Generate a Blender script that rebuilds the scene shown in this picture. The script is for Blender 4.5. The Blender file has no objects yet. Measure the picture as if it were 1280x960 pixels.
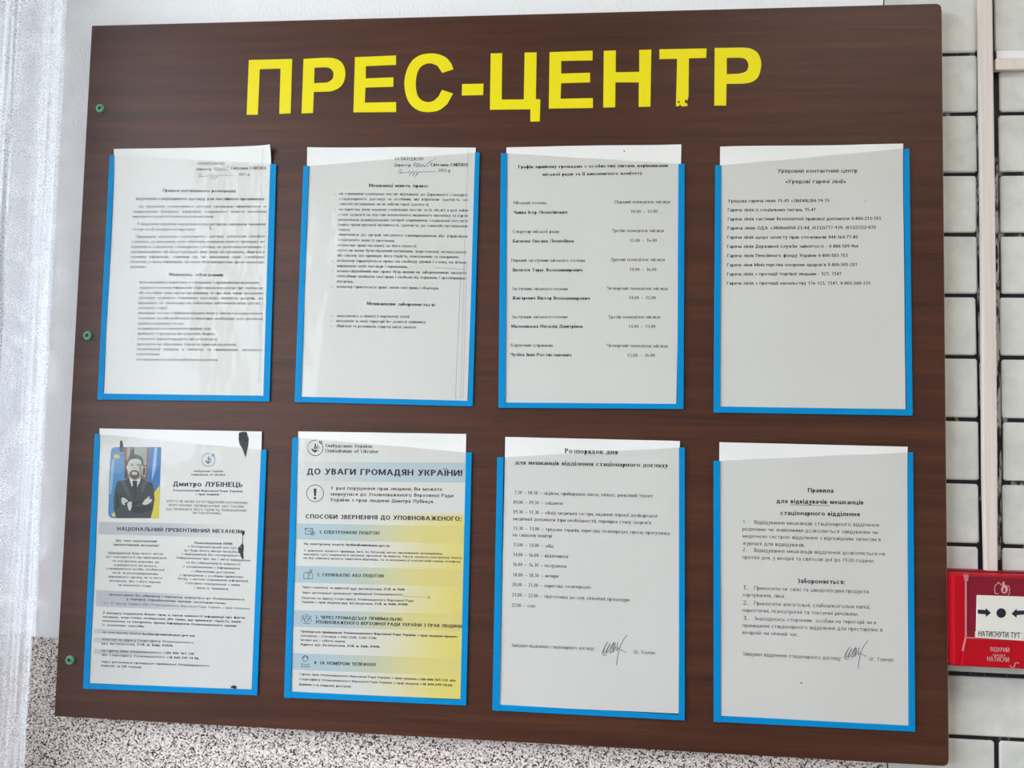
import bpy, bmesh, math, random
from mathutils import Vector, Matrix, noise
random.seed(7)
C = bpy.context.scene.collection
sc = bpy.context.scene

# ---------------------------------------------------------------- camera
# metres: X right along the wall, Y into the wall (board front face is Y = 0), Z up
ZC = 1.55
CAM = Vector((.13726, -1.06353, ZC - .0886))
RGT = Vector((.9948, .0989, .0222)); DWN = Vector((.0156, .0669, -.9976)); FWD = Vector((-.1002, .9928, .0650))
cd = bpy.data.cameras.new('camera'); cam = bpy.data.objects.new('camera', cd); C.objects.link(cam)
FWD.normalize(); RGT = (RGT - FWD * RGT.dot(FWD)).normalized(); UP = RGT.cross(FWD).normalized()
M = Matrix((RGT, UP, -FWD)).transposed().to_4x4(); M.translation = CAM
cam.matrix_world = M
F = 1111.4
cd.sensor_width = 36; cd.lens = F / 1280 * 36; cd.clip_start = .02
sc.camera = cam

# ---------------------------------------------------------------- daylight, exposure
w = bpy.data.worlds.new('overcast_sky'); sc.world = w; w.use_nodes = True
bg = w.node_tree.nodes['Background']; bg.inputs[0].default_value = (.905, .93, 1.06, 1); bg.inputs[1].default_value = 9.0
sc.view_settings.view_transform = 'Standard'; sc.view_settings.look = 'None'
sc.view_settings.gamma = 1; sc.view_settings.use_curve_mapping = False
sc.view_settings.exposure = 0.0
WIN1 = (-2.4, -.13, 1.0, 2.45)      # y0 y1 z0 z1 in the left wall
XL, XR, YB, YF, ZT = -.78, 1.9, -3.4, .02, 2.6
def portal(name, loc, rot, sx, sy):
    l = bpy.data.lights.new(name, 'AREA'); l.shape = 'RECTANGLE'; l.size = sx; l.size_y = sy; l.cycles.is_portal = True
    o = bpy.data.objects.new(name, l); o.location = loc; o.rotation_euler = rot; C.objects.link(o)
portal('window_portal', (XL - .26, (WIN1[0] + WIN1[1]) / 2, (WIN1[2] + WIN1[3]) / 2), (0, -math.pi / 2, 0), WIN1[3] - WIN1[2], WIN1[1] - WIN1[0])

# ---------------------------------------------------------------- helpers
def at(px, py, Y=0.0):
    """point of the plane Y that stands at this spot of the photograph"""
    d = FWD * F + RGT * (px - 640) - UP * (py - 480)
    return CAM + d * ((Y - CAM.y) / d.y)
def col(r, g, b):
    f = lambda v: (v / 255 / 12.92) if v / 255 <= .04045 else ((v / 255 + .055) / 1.055) ** 2.4
    return (f(r), f(g), f(b), 1)
def mat(name, c, rough=.6, spec=.5, **kw):
    m = bpy.data.materials.new(name); m.use_nodes = True; b = m.node_tree.nodes['Principled BSDF']
    b.inputs['Base Color'].default_value = c; b.inputs['Roughness'].default_value = rough; b.inputs['Specular IOR Level'].default_value = spec
    for k, v in kw.items(): b.inputs[k.replace('_', ' ')].default_value = v
    return m
def nd(m, t, **kw):
    n = m.node_tree.nodes.new(t)
    for k, v in kw.items():
        if k in n.inputs.keys(): n.inputs[k].default_value = v
        else: setattr(n, k, v)
    return n
def lk(m, a, b): m.node_tree.links.new(a, b)
def coords(m, sx, sy, sz):
    g = nd(m, 'ShaderNodeNewGeometry'); v = nd(m, 'ShaderNodeVectorMath', operation='MULTIPLY')
    lk(m, g.outputs['Position'], v.inputs[0]); v.inputs[1].default_value = (sx, sy, sz); return v.outputs[0]
def ramp(m, fac, stops):
    r = nd(m, 'ShaderNodeValToRGB'); e = r.color_ramp.elements
    while len(e) < len(stops): e.new(.5)
    for i, (p, c) in enumerate(stops): e[i].position = p; e[i].color = c
    lk(m, fac, r.inputs[0]); return r.outputs[0]
def bump(m, fac, strength, dist):
    b = nd(m, 'ShaderNodeBump'); b.inputs['Strength'].default_value = strength; b.inputs['Distance'].default_value = dist
    lk(m, fac, b.inputs['Height']); lk(m, b.outputs[0], m.node_tree.nodes['Principled BSDF'].inputs['Normal'])
def mesh(name, vs, fs, m, parent=None, smooth=False):
    me = bpy.data.meshes.new(name); me.from_pydata([tuple(v) for v in vs], [], fs)
    if m: me.materials.append(m)
    if smooth:
        for p in me.polygons: p.use_smooth = True
    o = bpy.data.objects.new(name, me); C.objects.link(o)
    if parent: o.parent = parent; o.matrix_parent_inverse = parent.matrix_world.inverted() if parent.type != 'EMPTY' else Matrix.Translation(-parent.location)
    return o
def box_data(x0, y0, z0, x1, y1, z1):
    v = [(x, y, z) for z in (z0, z1) for y in (y0, y1) for x in (x0, x1)]
    return v, [(0, 2, 3, 1), (4, 5, 7, 6), (0, 1, 5, 4), (2, 6, 7, 3), (0, 4, 6, 2), (1, 3, 7, 5)]
def boxes(name, lst, m, parent=None, bev=0):
    vs, fs = [], []
    for b in lst:
        v, f = box_data(*b); n = len(vs); vs += v; fs += [tuple(i + n for i in q) for q in f]
    o = mesh(name, vs, fs, m, parent)
    if bev:
        k = o.modifiers.new('bevel', 'BEVEL'); k.width = bev; k.segments = 2; k.limit_method = 'ANGLE'
    return o
def slab(name, pts, y0, y1, m, parent=None, bev=0):
    """solid with the outline pts (points in the wall plane), from depth y0 (front) to y1"""
    n = len(pts); vs = [(p[0], y0, p[-1]) for p in pts] + [(p[0], y1, p[-1]) for p in pts]
    fs = [tuple(range(n)), tuple(reversed(range(n, 2 * n)))] + [(i, i + n, (i + 1) % n + n, (i + 1) % n) for i in range(n)]
    bm = bmesh.new(); bv = [bm.verts.new(v) for v in vs]
    for f in fs: bm.faces.new([bv[i] for i in f])
    bmesh.ops.recalc_face_normals(bm, faces=bm.faces)
    me = bpy.data.meshes.new(name); bm.to_mesh(me); bm.free(); me.materials.append(m)
    o = bpy.data.objects.new(name, me); C.objects.link(o)
    if parent: o.parent = parent; o.matrix_parent_inverse = Matrix.Translation(-parent.location)
    if bev:
        k = o.modifiers.new('bevel', 'BEVEL'); k.width = bev; k.segments = 2; k.limit_method = 'ANGLE'
    return o
def thing(name, label, cat, loc=(0, 0, 0), group=None):
    o = bpy.data.objects.new(name, None); C.objects.link(o); o.location = loc; o.empty_display_size = .05
    return tag(o, label, cat, group)
def tag(o, label, cat, group=None):
    o['label'] = label; o['category'] = cat
    if group: o['group'] = group
    return o
def struct(o): o['kind'] = 'structure'; return o
# ---------------------------------------------------------------- lettering
class Style:
    def __init__(s, stem, hair, xh, serif, ls): s.s, s.h, s.X, s.serif, s.ls = stem, hair, xh, serif, ls; s.cache = {}
STY = {'s': Style(.15, .085, .68, True, .09), 'sb': Style(.22, .10, .69, True, .11),
       'n': Style(.125, .11, .73, False, .12), 'nb': Style(.20, .165, .74, False, .11), 'nm': Style(.16, .135, .74, False, .11)}
LOOK = dict(zip('abcehikmnoprstuxyBCEHIKMOPTXQ', 'a____________________ВСЕНІКМОРТХQ'))

def make_glyph(ch, S):
    P = []
    s, h, X = S.s, S.h, S.X
    def quad(a, b, c, d): P.append((a, b, c, d))
    def rect(x0, y0, x1, y1): quad((x0, y0), (x1, y0), (x1, y1), (x0, y1))
    def V(x, y0, y1, t=1, b=1, w=None):
        w = w or s; rect(x, y0, x + w, y1)
        if S.serif:
            o = .06; e = h * .6
            if b: rect(x - o, y0, x + w + o, y0 + e)
            if t: rect(x - o, y1 - e, x + w + o, y1)
    def H(x0, x1, y): rect(x0, y, x1, y + h)
    def ring(cx, cy, rx, ry, a0=0, a1=360, n=None):
        n = n or max(4, int((a1 - a0) / 22))
        for i in range(n):
            a = math.radians(a0 + (a1 - a0) * i / n); b = math.radians(a0 + (a1 - a0) * (i + 1) / n)
            ix, iy = rx - s, ry - h
            quad((cx + rx * math.cos(a), cy + ry * math.sin(a)), (cx + rx * math.cos(b), cy + ry * math.sin(b)),
                 (cx + ix * math.cos(b), cy + iy * math.sin(b)), (cx + ix * math.cos(a), cy + iy * math.sin(a)))
    def O(x0, x1, y0, y1, a0=0, a1=360): ring((x0 + x1) / 2, (y0 + y1) / 2, (x1 - x0) / 2, (y1 - y0) / 2, a0, a1)
    def D(x0, x1, y0, y1, flip=0):
        r = min((y1 - y0) / 2 * 1.05, (x1 - x0) * .9); xm = x1 - r
        if flip:
            xm = x0 + r; H(xm, x1, y0); H(xm, x1, y1 - h); ring(xm, (y0 + y1) / 2, r, (y1 - y0) / 2, 90, 270)
        else:
            H(x0, xm, y0); H(x0, xm, y1 - h); ring(xm, (y0 + y1) / 2, r, (y1 - y0) / 2, -90, 90)
    def L(x0, y0, x1, y1, w=None):
        w = w or s; quad((x0, y0), (x0 + w, y0), (x1 + w, y1), (x1, y1))
    def foot(x, y, w=None):
        if S.serif: rect(x - .08, y, x + (w or s) + .08, y + h * .8)
    def dot(x, y, w=None):
        w = w or s; rect(x, y, x + w, y + w)
    up = ch.upper() == ch
    low_special = 'абеіїруфacbdefghiklmnopqrstuvxyz'
    thin = s * (.55 if S.serif else .95)
    if ch in low_special:
        w = .50 if not S.serif else .46
        if ch in 'аa':
            V(w - s, 0, X * .75, 0, 1); O(0, w, X * .30 - h * 0, X, 0, 160) if 0 else None
            ring(w * .5, X * .66, w * .5, X * .36, 0, 165); D(0, w - s * .5, 0, X * .58, 1); adv = w
        elif ch == 'б':
            O(0, w + .02, 0, X); L(0, X * .45, .1, .82, s * .8); H(.1, w, .92); rect(.03, .72, .03 + s * .9, .9); quad((.03, .9), (.03 + s, .85), (.2, 1.02), (.1, 1.0)); adv = w + .02
        elif ch in 'еe': 
            O(0, w, 0, X, 0, 325); H(s * .5, w - s * .4, X * .48); adv = w
        elif ch in 'іїi':
            adv = s; V(0, 0, X)
            if ch == 'ї': dot(-.14, .85, s * .85); dot(.16, .85, s * .85)
            else: dot(0, .86)
        elif ch in 'рp': V(0, -.3, X); O(s * .3, w + .03, 0, X); adv = w + .03
        elif ch == 'q': V(w - s, -.3, X); O(0, w, 0, X); adv = w
        elif ch in 'уy': L(w * .45, 0, 0, X, s * 1.05); L(.08, -.30, w - thin, X, thin); rect(-.02, -.30, .14, -.30 + h); foot(0, X - h * .8); foot(w - s, X - h * .8); adv = w
        elif ch == 'ф': w = .7; V(w / 2 - s / 2, -.28, 1.0); O(0, w / 2 + s * .3, 0, X); O(w / 2 - s * .3, w, 0, X); adv = w
        elif ch in 'co': O(0, w, 0, X, *((0, 360) if ch == 'o' else (40, 320))); adv = w
        elif ch == 'b': V(0, 0, 1, 0, 0); O(s * .3, w + .03, 0, X); adv = w + .03
        elif ch == 'd': V(w - s, 0, 1, 0, 1); O(0, w - s * .3, 0, X); adv = w
        elif ch == 'f': V(.08, 0, .85, 0, 1); O(.08, .42, .65, 1, 90, 180); H(.2, .34, .89); H(-.02, .32, X - h); adv = .32
        elif ch == 'g': V(w - s, -.15, X, 0, 0); O(0, w, 0, X); O(0, w, -.32, .2, 190, 360); adv = w
        elif ch in 'hn': V(0, 0, 1 if ch == 'h' else X); V(w - s, 0, X * .6, 0); ring(w / 2, X * .6, w / 2, X * .4, 0, 165); adv = w
        elif ch == 'k': V(0, 0, 1); L(s, X * .3, w - s, X, s); L(w - s, 0, s * .8, X * .5, s); adv = w
        elif ch == 'l': V(0, 0, 1); adv = s
        elif ch == 'm':
            w = .42
            V(0, 0, X)
            for o in (0, w - s): V(o + w - s, 0, X * .6, 0); ring(o + w / 2, X * .6, w / 2, X * .4, 0, 165)
            adv = 2 * w - s
        elif ch == 'r': V(0, 0, X); O(0, .42, X * .4, X, 70, 160); adv = .32
        elif ch == 's': O(0, w * .85, X * .46 - h * .5, X, 45, 270); O(0, w * .85, 0, X * .54, -135, 90); adv = w * .85
        elif ch == 't': V(.08, .12, .92, 0, 0); O(.08, .42, 0, .3, 180, 280); H(-.02, .34, X - h); adv = .34
        elif ch == 'u': V(0, X * .4, X, 1, 0); V(w - s, 0, X, 1); ring(w / 2, X * .4, w / 2, X * .4, 180, 350); adv = w
        elif ch == 'v': L(w / 2 - s / 2, 0, 0, X); L(w / 2 - s / 2, 0, w - s, X); adv = w
        elif ch == 'x': L(0, 0, w - thin, X, thin); L(w - s, 0, 0, X); adv = w
        else: rect(0, 0, .3, X); adv = .3
        return P, adv
    if ch in '0123456789':
        w = .52; 
        if ch == '0': O(0, w, 0, 1)
        elif ch == '1': V(w * .45, 0, 1, 0, 1); quad((w * .45, .98), (w * .12, .82), (w * .12, .82 - h), (w * .45, .98 - h * 1.3))
        elif ch == '2': O(0, w, .45, 1, -25, 165); L(0, h * .6, w * .68, .62, s); H(0, w, 0)
        elif ch in '3': O(0, w * .94, .48, 1, -90, 150); O(0, w, 0, .56, -150, 90)
        elif ch == '4': V(w * .6, 0, 1, 0, 1); H(0, w, .24); L(0, .3, w * .55, .98, thin)
        elif ch == '5': H(.06, w * .95, 1 - h); rect(.05, .52, .05 + thin, 1); O(0, w, 0, .64, -150, 120)
        elif ch == '6': O(0, w, 0, .62); ring(w * .62, .36, w * .62, .64, 105, 185)
        elif ch == '7': H(0, w, 1 - h); L(.12, 0, w - s, 1 - h, s * .9)
        elif ch == '8': O(.02, w - .02, .46, 1); O(0, w, 0, .54)
        elif ch == '9': O(0, w, .38, 1); ring(w * .38, .64, w * .62, .64, -75, 5)
        return P, w
    if ch in '.,:;-–—!?()«»’\'/+"_@✓=':
        d = max(s, .13)
        if ch in '.': dot(0, 0, d); a = d
        elif ch == ',': dot(0, 0, d); quad((.02, 0), (d, 0), (d * .6, -.16), (0, -.18)); a = d
        elif ch == ':': dot(0, 0, d); dot(0, X - d, d); a = d
        elif ch == ';': dot(0, 0, d); dot(0, X - d, d); quad((.02, 0), (d, 0), (d * .6, -.16), (0, -.18)); a = d
        elif ch == '-': rect(0, .3, .3, .3 + max(h, .09)); a = .3
        elif ch == '–': rect(0, .3, .62, .3 + max(h, .07)); a = .62
        elif ch == '!': rect(0, .28, d, 1); dot(0, 0, d); a = d
        elif ch == '?': O(0, .48, .5, 1, -60, 170); rect(.2, .26, .2 + s, .55); dot(.2, 0, d); a = .48
        elif ch == '(': O(0, .7, -.25, 1.05, 125, 235); a = .22
        elif ch == ')': O(-.48, .22, -.25, 1.05, -55, 55); a = .22
        elif ch in '«»':
            a = .42
            for o in (0, .2):
                if ch == '«': L(o, .32, o + .14, .58, thin); L(o + .14, .08, o, .34, thin)
                else: L(o + .14, .32, o, .58, thin); L(o, .08, o + .14, .34, thin)
        elif ch in '’\'': quad((0, .72), (d * .7, .72), (d, 1.02), (.02, 1.02)); a = d
        elif ch == '/': L(0, -.05, .3, 1.03, thin); a = .36
        elif ch == '+': rect(0, .32, .5, .32 + max(h, .08)); rect(.25 - s / 2, .1, .25 + s / 2, .62); a = .5
        elif ch == '@': O(0, .95, -.22, .95, 0, 300); O(.26, .7, .1, .62); rect(.66, .1, .66 + s * .8, .6); a = .95
        elif ch == '✓': L(.12, 0, 0, .4, thin); L(.12, 0, .45, .85, thin); a = .5
        else: a = .3
        return P, a
    T = 1.0 if up else X
    c = ch.upper(); k = 1.0 if up else .82
    w = .74 * k
    if not up: s *= .95
    bk = .60 * k
    if c == 'А': w = .84 * k; L(0, 0, w / 2 - s * .6, T, thin); L(w - s, 0, w / 2 - s * .5, T); H(w * .2, w * .8, T * .28); foot(0, 0); foot(w - s, 0)
    elif c == 'Б': w = bk; V(0, 0, T); H(0, w * .93, T - h); D(0, w, 0, T * .58)
    elif c == 'В': w = bk; V(0, 0, T); D(0, w, 0, T * .54 + h * .25); D(0, w * .93, T * .5 - h * .25, T)
    elif c in 'ГҐ':
        w = .56 * k; V(0, 0, T); H(0, w, T - h)
        if S.serif: rect(w - h * .8, T * .74, w, T)
        if c == 'Ґ': rect(w - s, T - h, w, T * 1.16)
    elif c == 'Д':
        w = .80 * k; V(w * .86 - s, 0, T, 1, 0); L(w * .08, h * .5, w * .2, T, thin); H(w * .2, w * .86, T - h); H(0, w, 0); rect(0, -.2 * k, thin, h); rect(w - thin, -.2 * k, w, h)
    elif c == 'Е': w = .58 * k; V(0, 0, T); H(0, w, T - h); H(0, w * .9, T * .48); H(0, w, 0)
    elif c == 'Є': w = .66 * k; O(0, w * 1.05, 0, T, 40, 320); H(w * .1, w * .75, T * .46)
    elif c == 'Ж':
        w = 1.04 * k; V(w / 2 - s / 2, 0, T); m = T * .5
        L(0, 0, w * .33, m + h * .5); L(w - s, 0, w * .67 - s, m + h * .5); L(w * .33, m - h * .5, 0.02, T, thin); L(w * .67 - s, m - h * .5, w - s, T, thin); H(w * .3, w * .7, m - h * .5)
        foot(0, 0); foot(w - s, 0); foot(0, T - h * .8, thin); foot(w - s, T - h * .8, thin)
    elif c == 'З': w = .54 * k; O(0, w * .95, T * .47, T, -90, 150); O(0, w, 0, T * .55, -150, 90)
    elif c in 'ИЙ':
        V(0, 0, T); V(w - s, 0, T); L(s * .3, T * .06, w - s * 1.3, T * .94, s)
        if c == 'Й': y = T + .08; ring(w / 2, y + .14, .19, .16, 190, 350, 5)
    elif c == 'І': w = s; V(0, 0, T)
    elif c == 'Ї': w = s; V(0, 0, T); dot(-.16, T + .1, s * .85); dot(.18, T + .1, s * .85)
    elif c == 'К': w = .68 * k; V(0, 0, T); L(s, T * .42, w - s, T, thin if S.serif else s); L(w - s, 0, s * 1.1, T * .58, s); foot(w - s, 0); foot(w - s, T - h * .8)
    elif c == 'Л': w = .74 * k; V(w - s, 0, T); L(.02, 0, w * .25, T, thin); H(w * .25, w, T - h); foot(-.02, 0, thin) if 0 else None; rect(-.04, 0, .1, h)
    elif c == 'М': w = .90 * k; V(0, 0, T, 1, 1, thin); V(w - s, 0, T); L(w / 2 - s / 2, T * .08, thin * .2, T, s); L(w / 2 - s / 2, T * .08, w - s * 1.1, T, thin)
    elif c == 'Н': V(0, 0, T); V(w - s, 0, T); H(0, w, T * .47)
    elif c == 'О': w = .80 * k; O(0, w, -.01, T + .01)
    elif c == 'П': V(0, 0, T); V(w - s, 0, T); H(0, w, T - h)
    elif c == 'Р': w = bk; V(0, 0, T); D(0, w, T * .42, T)
    elif c == 'С': w = .72 * k; O(0, w * 1.05, -.01, T + .01, 42, 318)
    elif c == 'Т':
        w = .68 * k; V(w / 2 - s / 2, 0, T, 0, 1); H(0, w, T - h)
        if S.serif: rect(0, T * .75, h * .8, T); rect(w - h * .8, T * .75, w, T)
    elif c == 'У': w = .70 * k; L(w * .42, T * .3, 0, T, s * 1.05); L(w * .2, 0, w - thin, T, thin); rect(w * .02, 0, w * .3, h); foot(0, T - h * .8); foot(w - s, T - h * .8)
    elif c == 'Ф': w = .84 * k; V(w / 2 - s / 2, 0, T); O(0, w, T * .18, T * .84)
    elif c == 'Х': w = .74 * k; L(0, 0, w - thin, T, thin); L(w - s, 0, 0, T); foot(0, 0); foot(w - s, 0); foot(0, T - h * .8); foot(w - s, T - h * .8)
    elif c == 'Ц': V(0, 0, T, 1, 0); V(w - s, 0, T, 1, 0); H(0, w + .1, 0); rect(w + .1 - thin, -.2 * k, w + .1, h); w += .08
    elif c == 'Ч': w = .66 * k; V(w - s, 0, T); V(0, T * .62, T, 1, 0); ring(w * .5, T * .62, w * .5, T * .24, 180, 270); H(w * .5, w - s, T * .38)
    elif c in 'ШЩ':
        w = 1.04 * k
        for x in (0, w / 2 - s / 2, w - s): V(x, 0, T, 1, 0)
        H(0, w, 0)
        if c == 'Щ': H(w, w + .1, 0); rect(w + .1 - thin, -.2 * k, w + .1, h); w += .08
    elif c == 'Ь': w = bk; V(0, 0, T); D(0, w, 0, T * .56)
    elif c == 'Ю': w = 1.0 * k; V(0, 0, T); O(w * .3, w, -.01, T + .01); H(0, w * .34, T * .46)
    elif c == 'Я': w = .64 * k; V(w - s, 0, T); D(0, w, T * .42, T, 1); L(0, 0, w * .42, T * .46); foot(0, 0)
    elif c == 'Q': w = .82; O(0, w, 0, T); L(w * .8, -.1, w * .55, .25)
    elif c == 'R': w = .62; V(0, 0, T); D(0, w, T * .42, T); L(w - s, 0, w * .4, T * .46)
    elif c == 'U': w = .72; V(0, T * .4, T, 1, 0); V(w - s, T * .4, T, 1, 0); ring(w / 2, T * .4, w / 2, T * .4, 180, 360)
    else: rect(0, 0, .4, T); w = .4
    return P, w
TR = str.maketrans('OABCEHIKMPTX', 'ОАВСЕНІКМРТХ')
def glyph(ch, S):
    ch = ch.translate(TR)
    if ch not in S.cache: S.cache[ch] = make_glyph(ch, S)
    return S.cache[ch]

def layout(text, S, cap, length, just):
    """quads of a line of type, along x from 0 to length, baseline at 0"""
    out = []; x = 0; nsp = 0; items = []
    for ch in text:
        if ch == ' ': items.append(('sp', x)); x += .46; nsp += 1; continue
        g, a = glyph(ch, S); items.append((g, x)); x += a + S.ls
    x -= S.ls
    nat = x * cap; pass
    sx = length / nat if nat else 1; extra = 0
    if just and nsp and sx > just: extra = (length - nat * just) / nsp; sx = just
    e = 0
    for g, gx in items:
        if g == 'sp': e += extra; continue
        for q in g: out.append([((gx + p[0]) * cap * sx + e, p[1] * cap) for p in q])
    return out

# ---------------------------------------------------------------- materials
def sheen(m, f0=.06):
    l = nd(m, 'ShaderNodeLayerWeight', Blend=.5); p = nd(m, 'ShaderNodeMath', operation='POWER'); p.inputs[1].default_value = 5; lk(m, l.outputs['Facing'], p.inputs[0])
    a = nd(m, 'ShaderNodeMath', operation='MULTIPLY_ADD', use_clamp=True); a.inputs[1].default_value = 1 - f0; a.inputs[2].default_value = f0; lk(m, p.outputs[0], a.inputs[0]); return a
M_wood = mat('walnut_laminate', (.1, .04, .03, 1), .45, .33)
v = coords(M_wood, 1.6, 1, 42); n1 = nd(M_wood, 'ShaderNodeTexNoise', Scale=1.6, Detail=6, Roughness=.65); lk(M_wood, v, n1.inputs['Vector'])
v2 = coords(M_wood, 7, 1, 420); n2 = nd(M_wood, 'ShaderNodeTexNoise', Scale=1.2, Detail=3, Roughness=.6); lk(M_wood, v2, n2.inputs['Vector'])
ad = nd(M_wood, 'ShaderNodeMath', operation='MULTIPLY_ADD'); ad.inputs[1].default_value = .40; lk(M_wood, n2.outputs[0], ad.inputs[0]); lk(M_wood, n1.outputs[0], ad.inputs[2])
cr = ramp(M_wood, ad.outputs[0], [(.38, col(36, 16, 10)), (.55, col(62, 33, 22)), (.68, col(70, 38, 25)), (.90, col(84, 48, 32))])
lk(M_wood, cr, M_wood.node_tree.nodes['Principled BSDF'].inputs['Base Color']); bump(M_wood, n2.outputs[0], .15, .0006)
M_band = mat('edge_band', col(150, 130, 115), .4)
M_yel = mat('yellow_vinyl', (.84, .72, .008, 1), .45, .2)
M_blue = mat('blue_plastic', (.0, .24, .56, 1), .5, .12)
M_green = mat('green_plastic', col(86, 148, 112), .4); M_dgreen = mat('dark_green_plastic', col(16, 84, 52), .5)
M_black = mat('black_hole', col(8, 26, 18), .8)
def paper_mat(name, attr=False, c=(231, 231, 230)):
    m = mat(name, col(*c), .75, .25)
    v = coords(m, 1, 1, 1); n = nd(m, 'ShaderNodeTexNoise', Scale=55.0, Detail=3); lk(m, v, n.inputs['Vector']); bump(m, n.outputs[0], .12, .003)
    if attr:
        a = nd(m, 'ShaderNodeAttribute', attribute_name='print'); lk(m, a.outputs['Color'], m.node_tree.nodes['Principled BSDF'].inputs['Base Color'])
    return m
M_paper = paper_mat('white_paper'); M_print = paper_mat('colour_print', True)
M_ink = mat('black_toner', (.030, .030, .034, 1), .6, .3); M_grey = mat('grey_toner', (.085, .085, .09, 1), .7, .3)
M_navy = mat('navy_print', (.035, .04, .075, 1), .6, .3); M_pen = mat('ballpoint_ink', (.16, .16, .22, 1), .6, .3)
M_stain = mat('black_stain', (.016, .014, .018, 1), .5)
v = coords(M_stain, 1, 1, .35); n = nd(M_stain, 'ShaderNodeTexNoise', Scale=420.0, Detail=4, Roughness=.7); lk(M_stain, v, n.inputs['Vector'])
lk(M_stain, ramp(M_stain, n.outputs[0], [(.28, (.2, .2, .2, 1)), (.42, (1, 1, 1, 1))]), M_stain.node_tree.nodes['Principled BSDF'].inputs['Alpha'])
M_film = bpy.data.materials.new('clear_film'); M_film.use_nodes = True
nt = M_film.node_tree; nt.nodes.remove(nt.nodes['Principled BSDF']); out = nt.nodes['Material Output']
tr = nd(M_film, 'ShaderNodeBsdfTransparent'); tr.inputs[0].default_value = (.885, .885, .87, 1)
gl = nd(M_film, 'ShaderNodeBsdfGlossy', Roughness=.09); fr = sheen(M_film, .026); mx = nd(M_film, 'ShaderNodeMixShader')
v = coords(M_film, 1, 1, .5); nn = nd(M_film, 'ShaderNodeTexNoise', Scale=26.0, Detail=2); lk(M_film, v, nn.inputs['Vector'])
bb = nd(M_film, 'ShaderNodeBump', Strength=.35, Distance=.004); lk(M_film, nn.outputs[0], bb.inputs['Height']); lk(M_film, bb.outputs[0], gl.inputs['Normal'])
lk(M_film, fr.outputs[0], mx.inputs[0]); lk(M_film, tr.outputs[0], mx.inputs[1]); lk(M_film, gl.outputs[0], mx.inputs[2]); lk(M_film, mx.outputs[0], out.inputs[0])

M_plaster = mat('textured_wallpaper', col(247, 247, 250), .85, .2)
v = coords(M_plaster, 1, 1, .45); n = nd(M_plaster, 'ShaderNodeTexNoise', Scale=300.0, Detail=3, Roughness=.7); lk(M_plaster, v, n.inputs['Vector']); bump(M_plaster, n.outputs[0], .6, .0025)
M_room = mat('room_paint', col(226, 223, 217), .9, .2)
n = nd(M_room, 'ShaderNodeTexNoise', Scale=90.0); bump(M_room, n.outputs[0], .2, .001)
M_mosaic = mat('mosaic_plaster', (.5, .5, .5, 1), .6, .35)
vo = nd(M_mosaic, 'ShaderNodeTexVoronoi', Scale=600.0); v = coords(M_mosaic, 1, 1, 1); lk(M_mosaic, v, vo.inputs['Vector'])
sp = nd(M_mosaic, 'ShaderNodeSeparateColor'); lk(M_mosaic, vo.outputs['Color'], sp.inputs[0])
cr = ramp(M_mosaic, sp.outputs[0], [(.0, col(54, 46, 48)), (.13, col(120, 108, 106)), (.25, col(204, 192, 187)), (.55, col(236, 227, 222)), (.80, col(246, 240, 235)), (.96, col(200, 168, 160))])
cr_n = cr.node; cr_n.color_ramp.interpolation = 'CONSTANT'
lk(M_mosaic, cr, M_mosaic.node_tree.nodes['Principled BSDF'].inputs['Base Color']); bump(M_mosaic, vo.outputs['Distance'], -.5, .0015)
M_brick = mat('painted_brick', col(190, 194, 190), .6, .35)
v = coords(M_brick, 1, 1, 1); n = nd(M_brick, 'ShaderNodeTexNoise', Scale=28.0, Detail=5, Roughness=.6); lk(M_brick, v, n.inputs['Vector'])
cr = ramp(M_brick, n.outputs[0], [(.3, col(200, 202, 198)), (.55, col(216, 217, 212)), (.75, col(224, 224, 219))])
lk(M_brick, cr, M_brick.node_tree.nodes['Principled BSDF'].inputs['Base Color']); bump(M_brick, n.outputs[0], .5, .003)
M_mortar = mat('black_joint_paint', col(34, 35, 42), .6, .3)
v = coords(M_mortar, 1, 1, .6); n = nd(M_mortar, 'ShaderNodeTexNoise', Scale=60.0, Detail=5); lk(M_mortar, v, n.inputs['Vector'])
cr = ramp(M_mortar, n.outputs[0], [(.60, col(30, 31, 38)), (.68, col(150, 148, 142))]); lk(M_mortar, cr, M_mortar.node_tree.nodes['Principled BSDF'].inputs['Base Color'])
M_duct = mat('cream_duct_plastic', col(214, 204, 196), .5, .4)
v = coords(M_duct, 260, 1, 6); n = nd(M_duct, 'ShaderNodeTexNoise', Scale=1.0, Detail=3); lk(M_duct, v, n.inputs['Vector'])
cr = ramp(M_duct, n.outputs[0], [(.3, col(212, 202, 194)), (.6, col(222, 213, 206))]); lk(M_duct, cr, M_duct.node_tree.nodes['Principled BSDF'].inputs['Base Color'])
M_red = mat('red_plastic', (.46, .0, .008, 1), .4, .25); M_maroon = mat('maroon_cover_panel', col(128, 16, 40), .4, .3)
M_white = mat('white_plastic', col(226, 224, 216), .4, .5); M_lrose = mat('pale_print', col(214, 160, 160), .5); M_seam = mat('seam_clear_plastic', col(190, 120, 124), .25)
M_floor = mat('floor_linoleum', col(150, 128, 104), .5); M_pvc = mat('white_pvc', col(232, 232, 230), .4)
M_ground = mat('outdoor_ground', col(120, 125, 105), .9)
M_glass = bpy.data.materials.new('window_glass'); M_glass.use_nodes = True; nt = M_glass.node_tree; nt.nodes.remove(nt.nodes['Principled BSDF'])
tr = nd(M_glass, 'ShaderNodeBsdfTransparent'); tr.inputs[0].default_value = (.95, .97, .96, 1); gl = nd(M_glass, 'ShaderNodeBsdfGlossy', Roughness=.01)
fr = sheen(M_glass, .06); mx = nd(M_glass, 'ShaderNodeMixShader')
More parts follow.
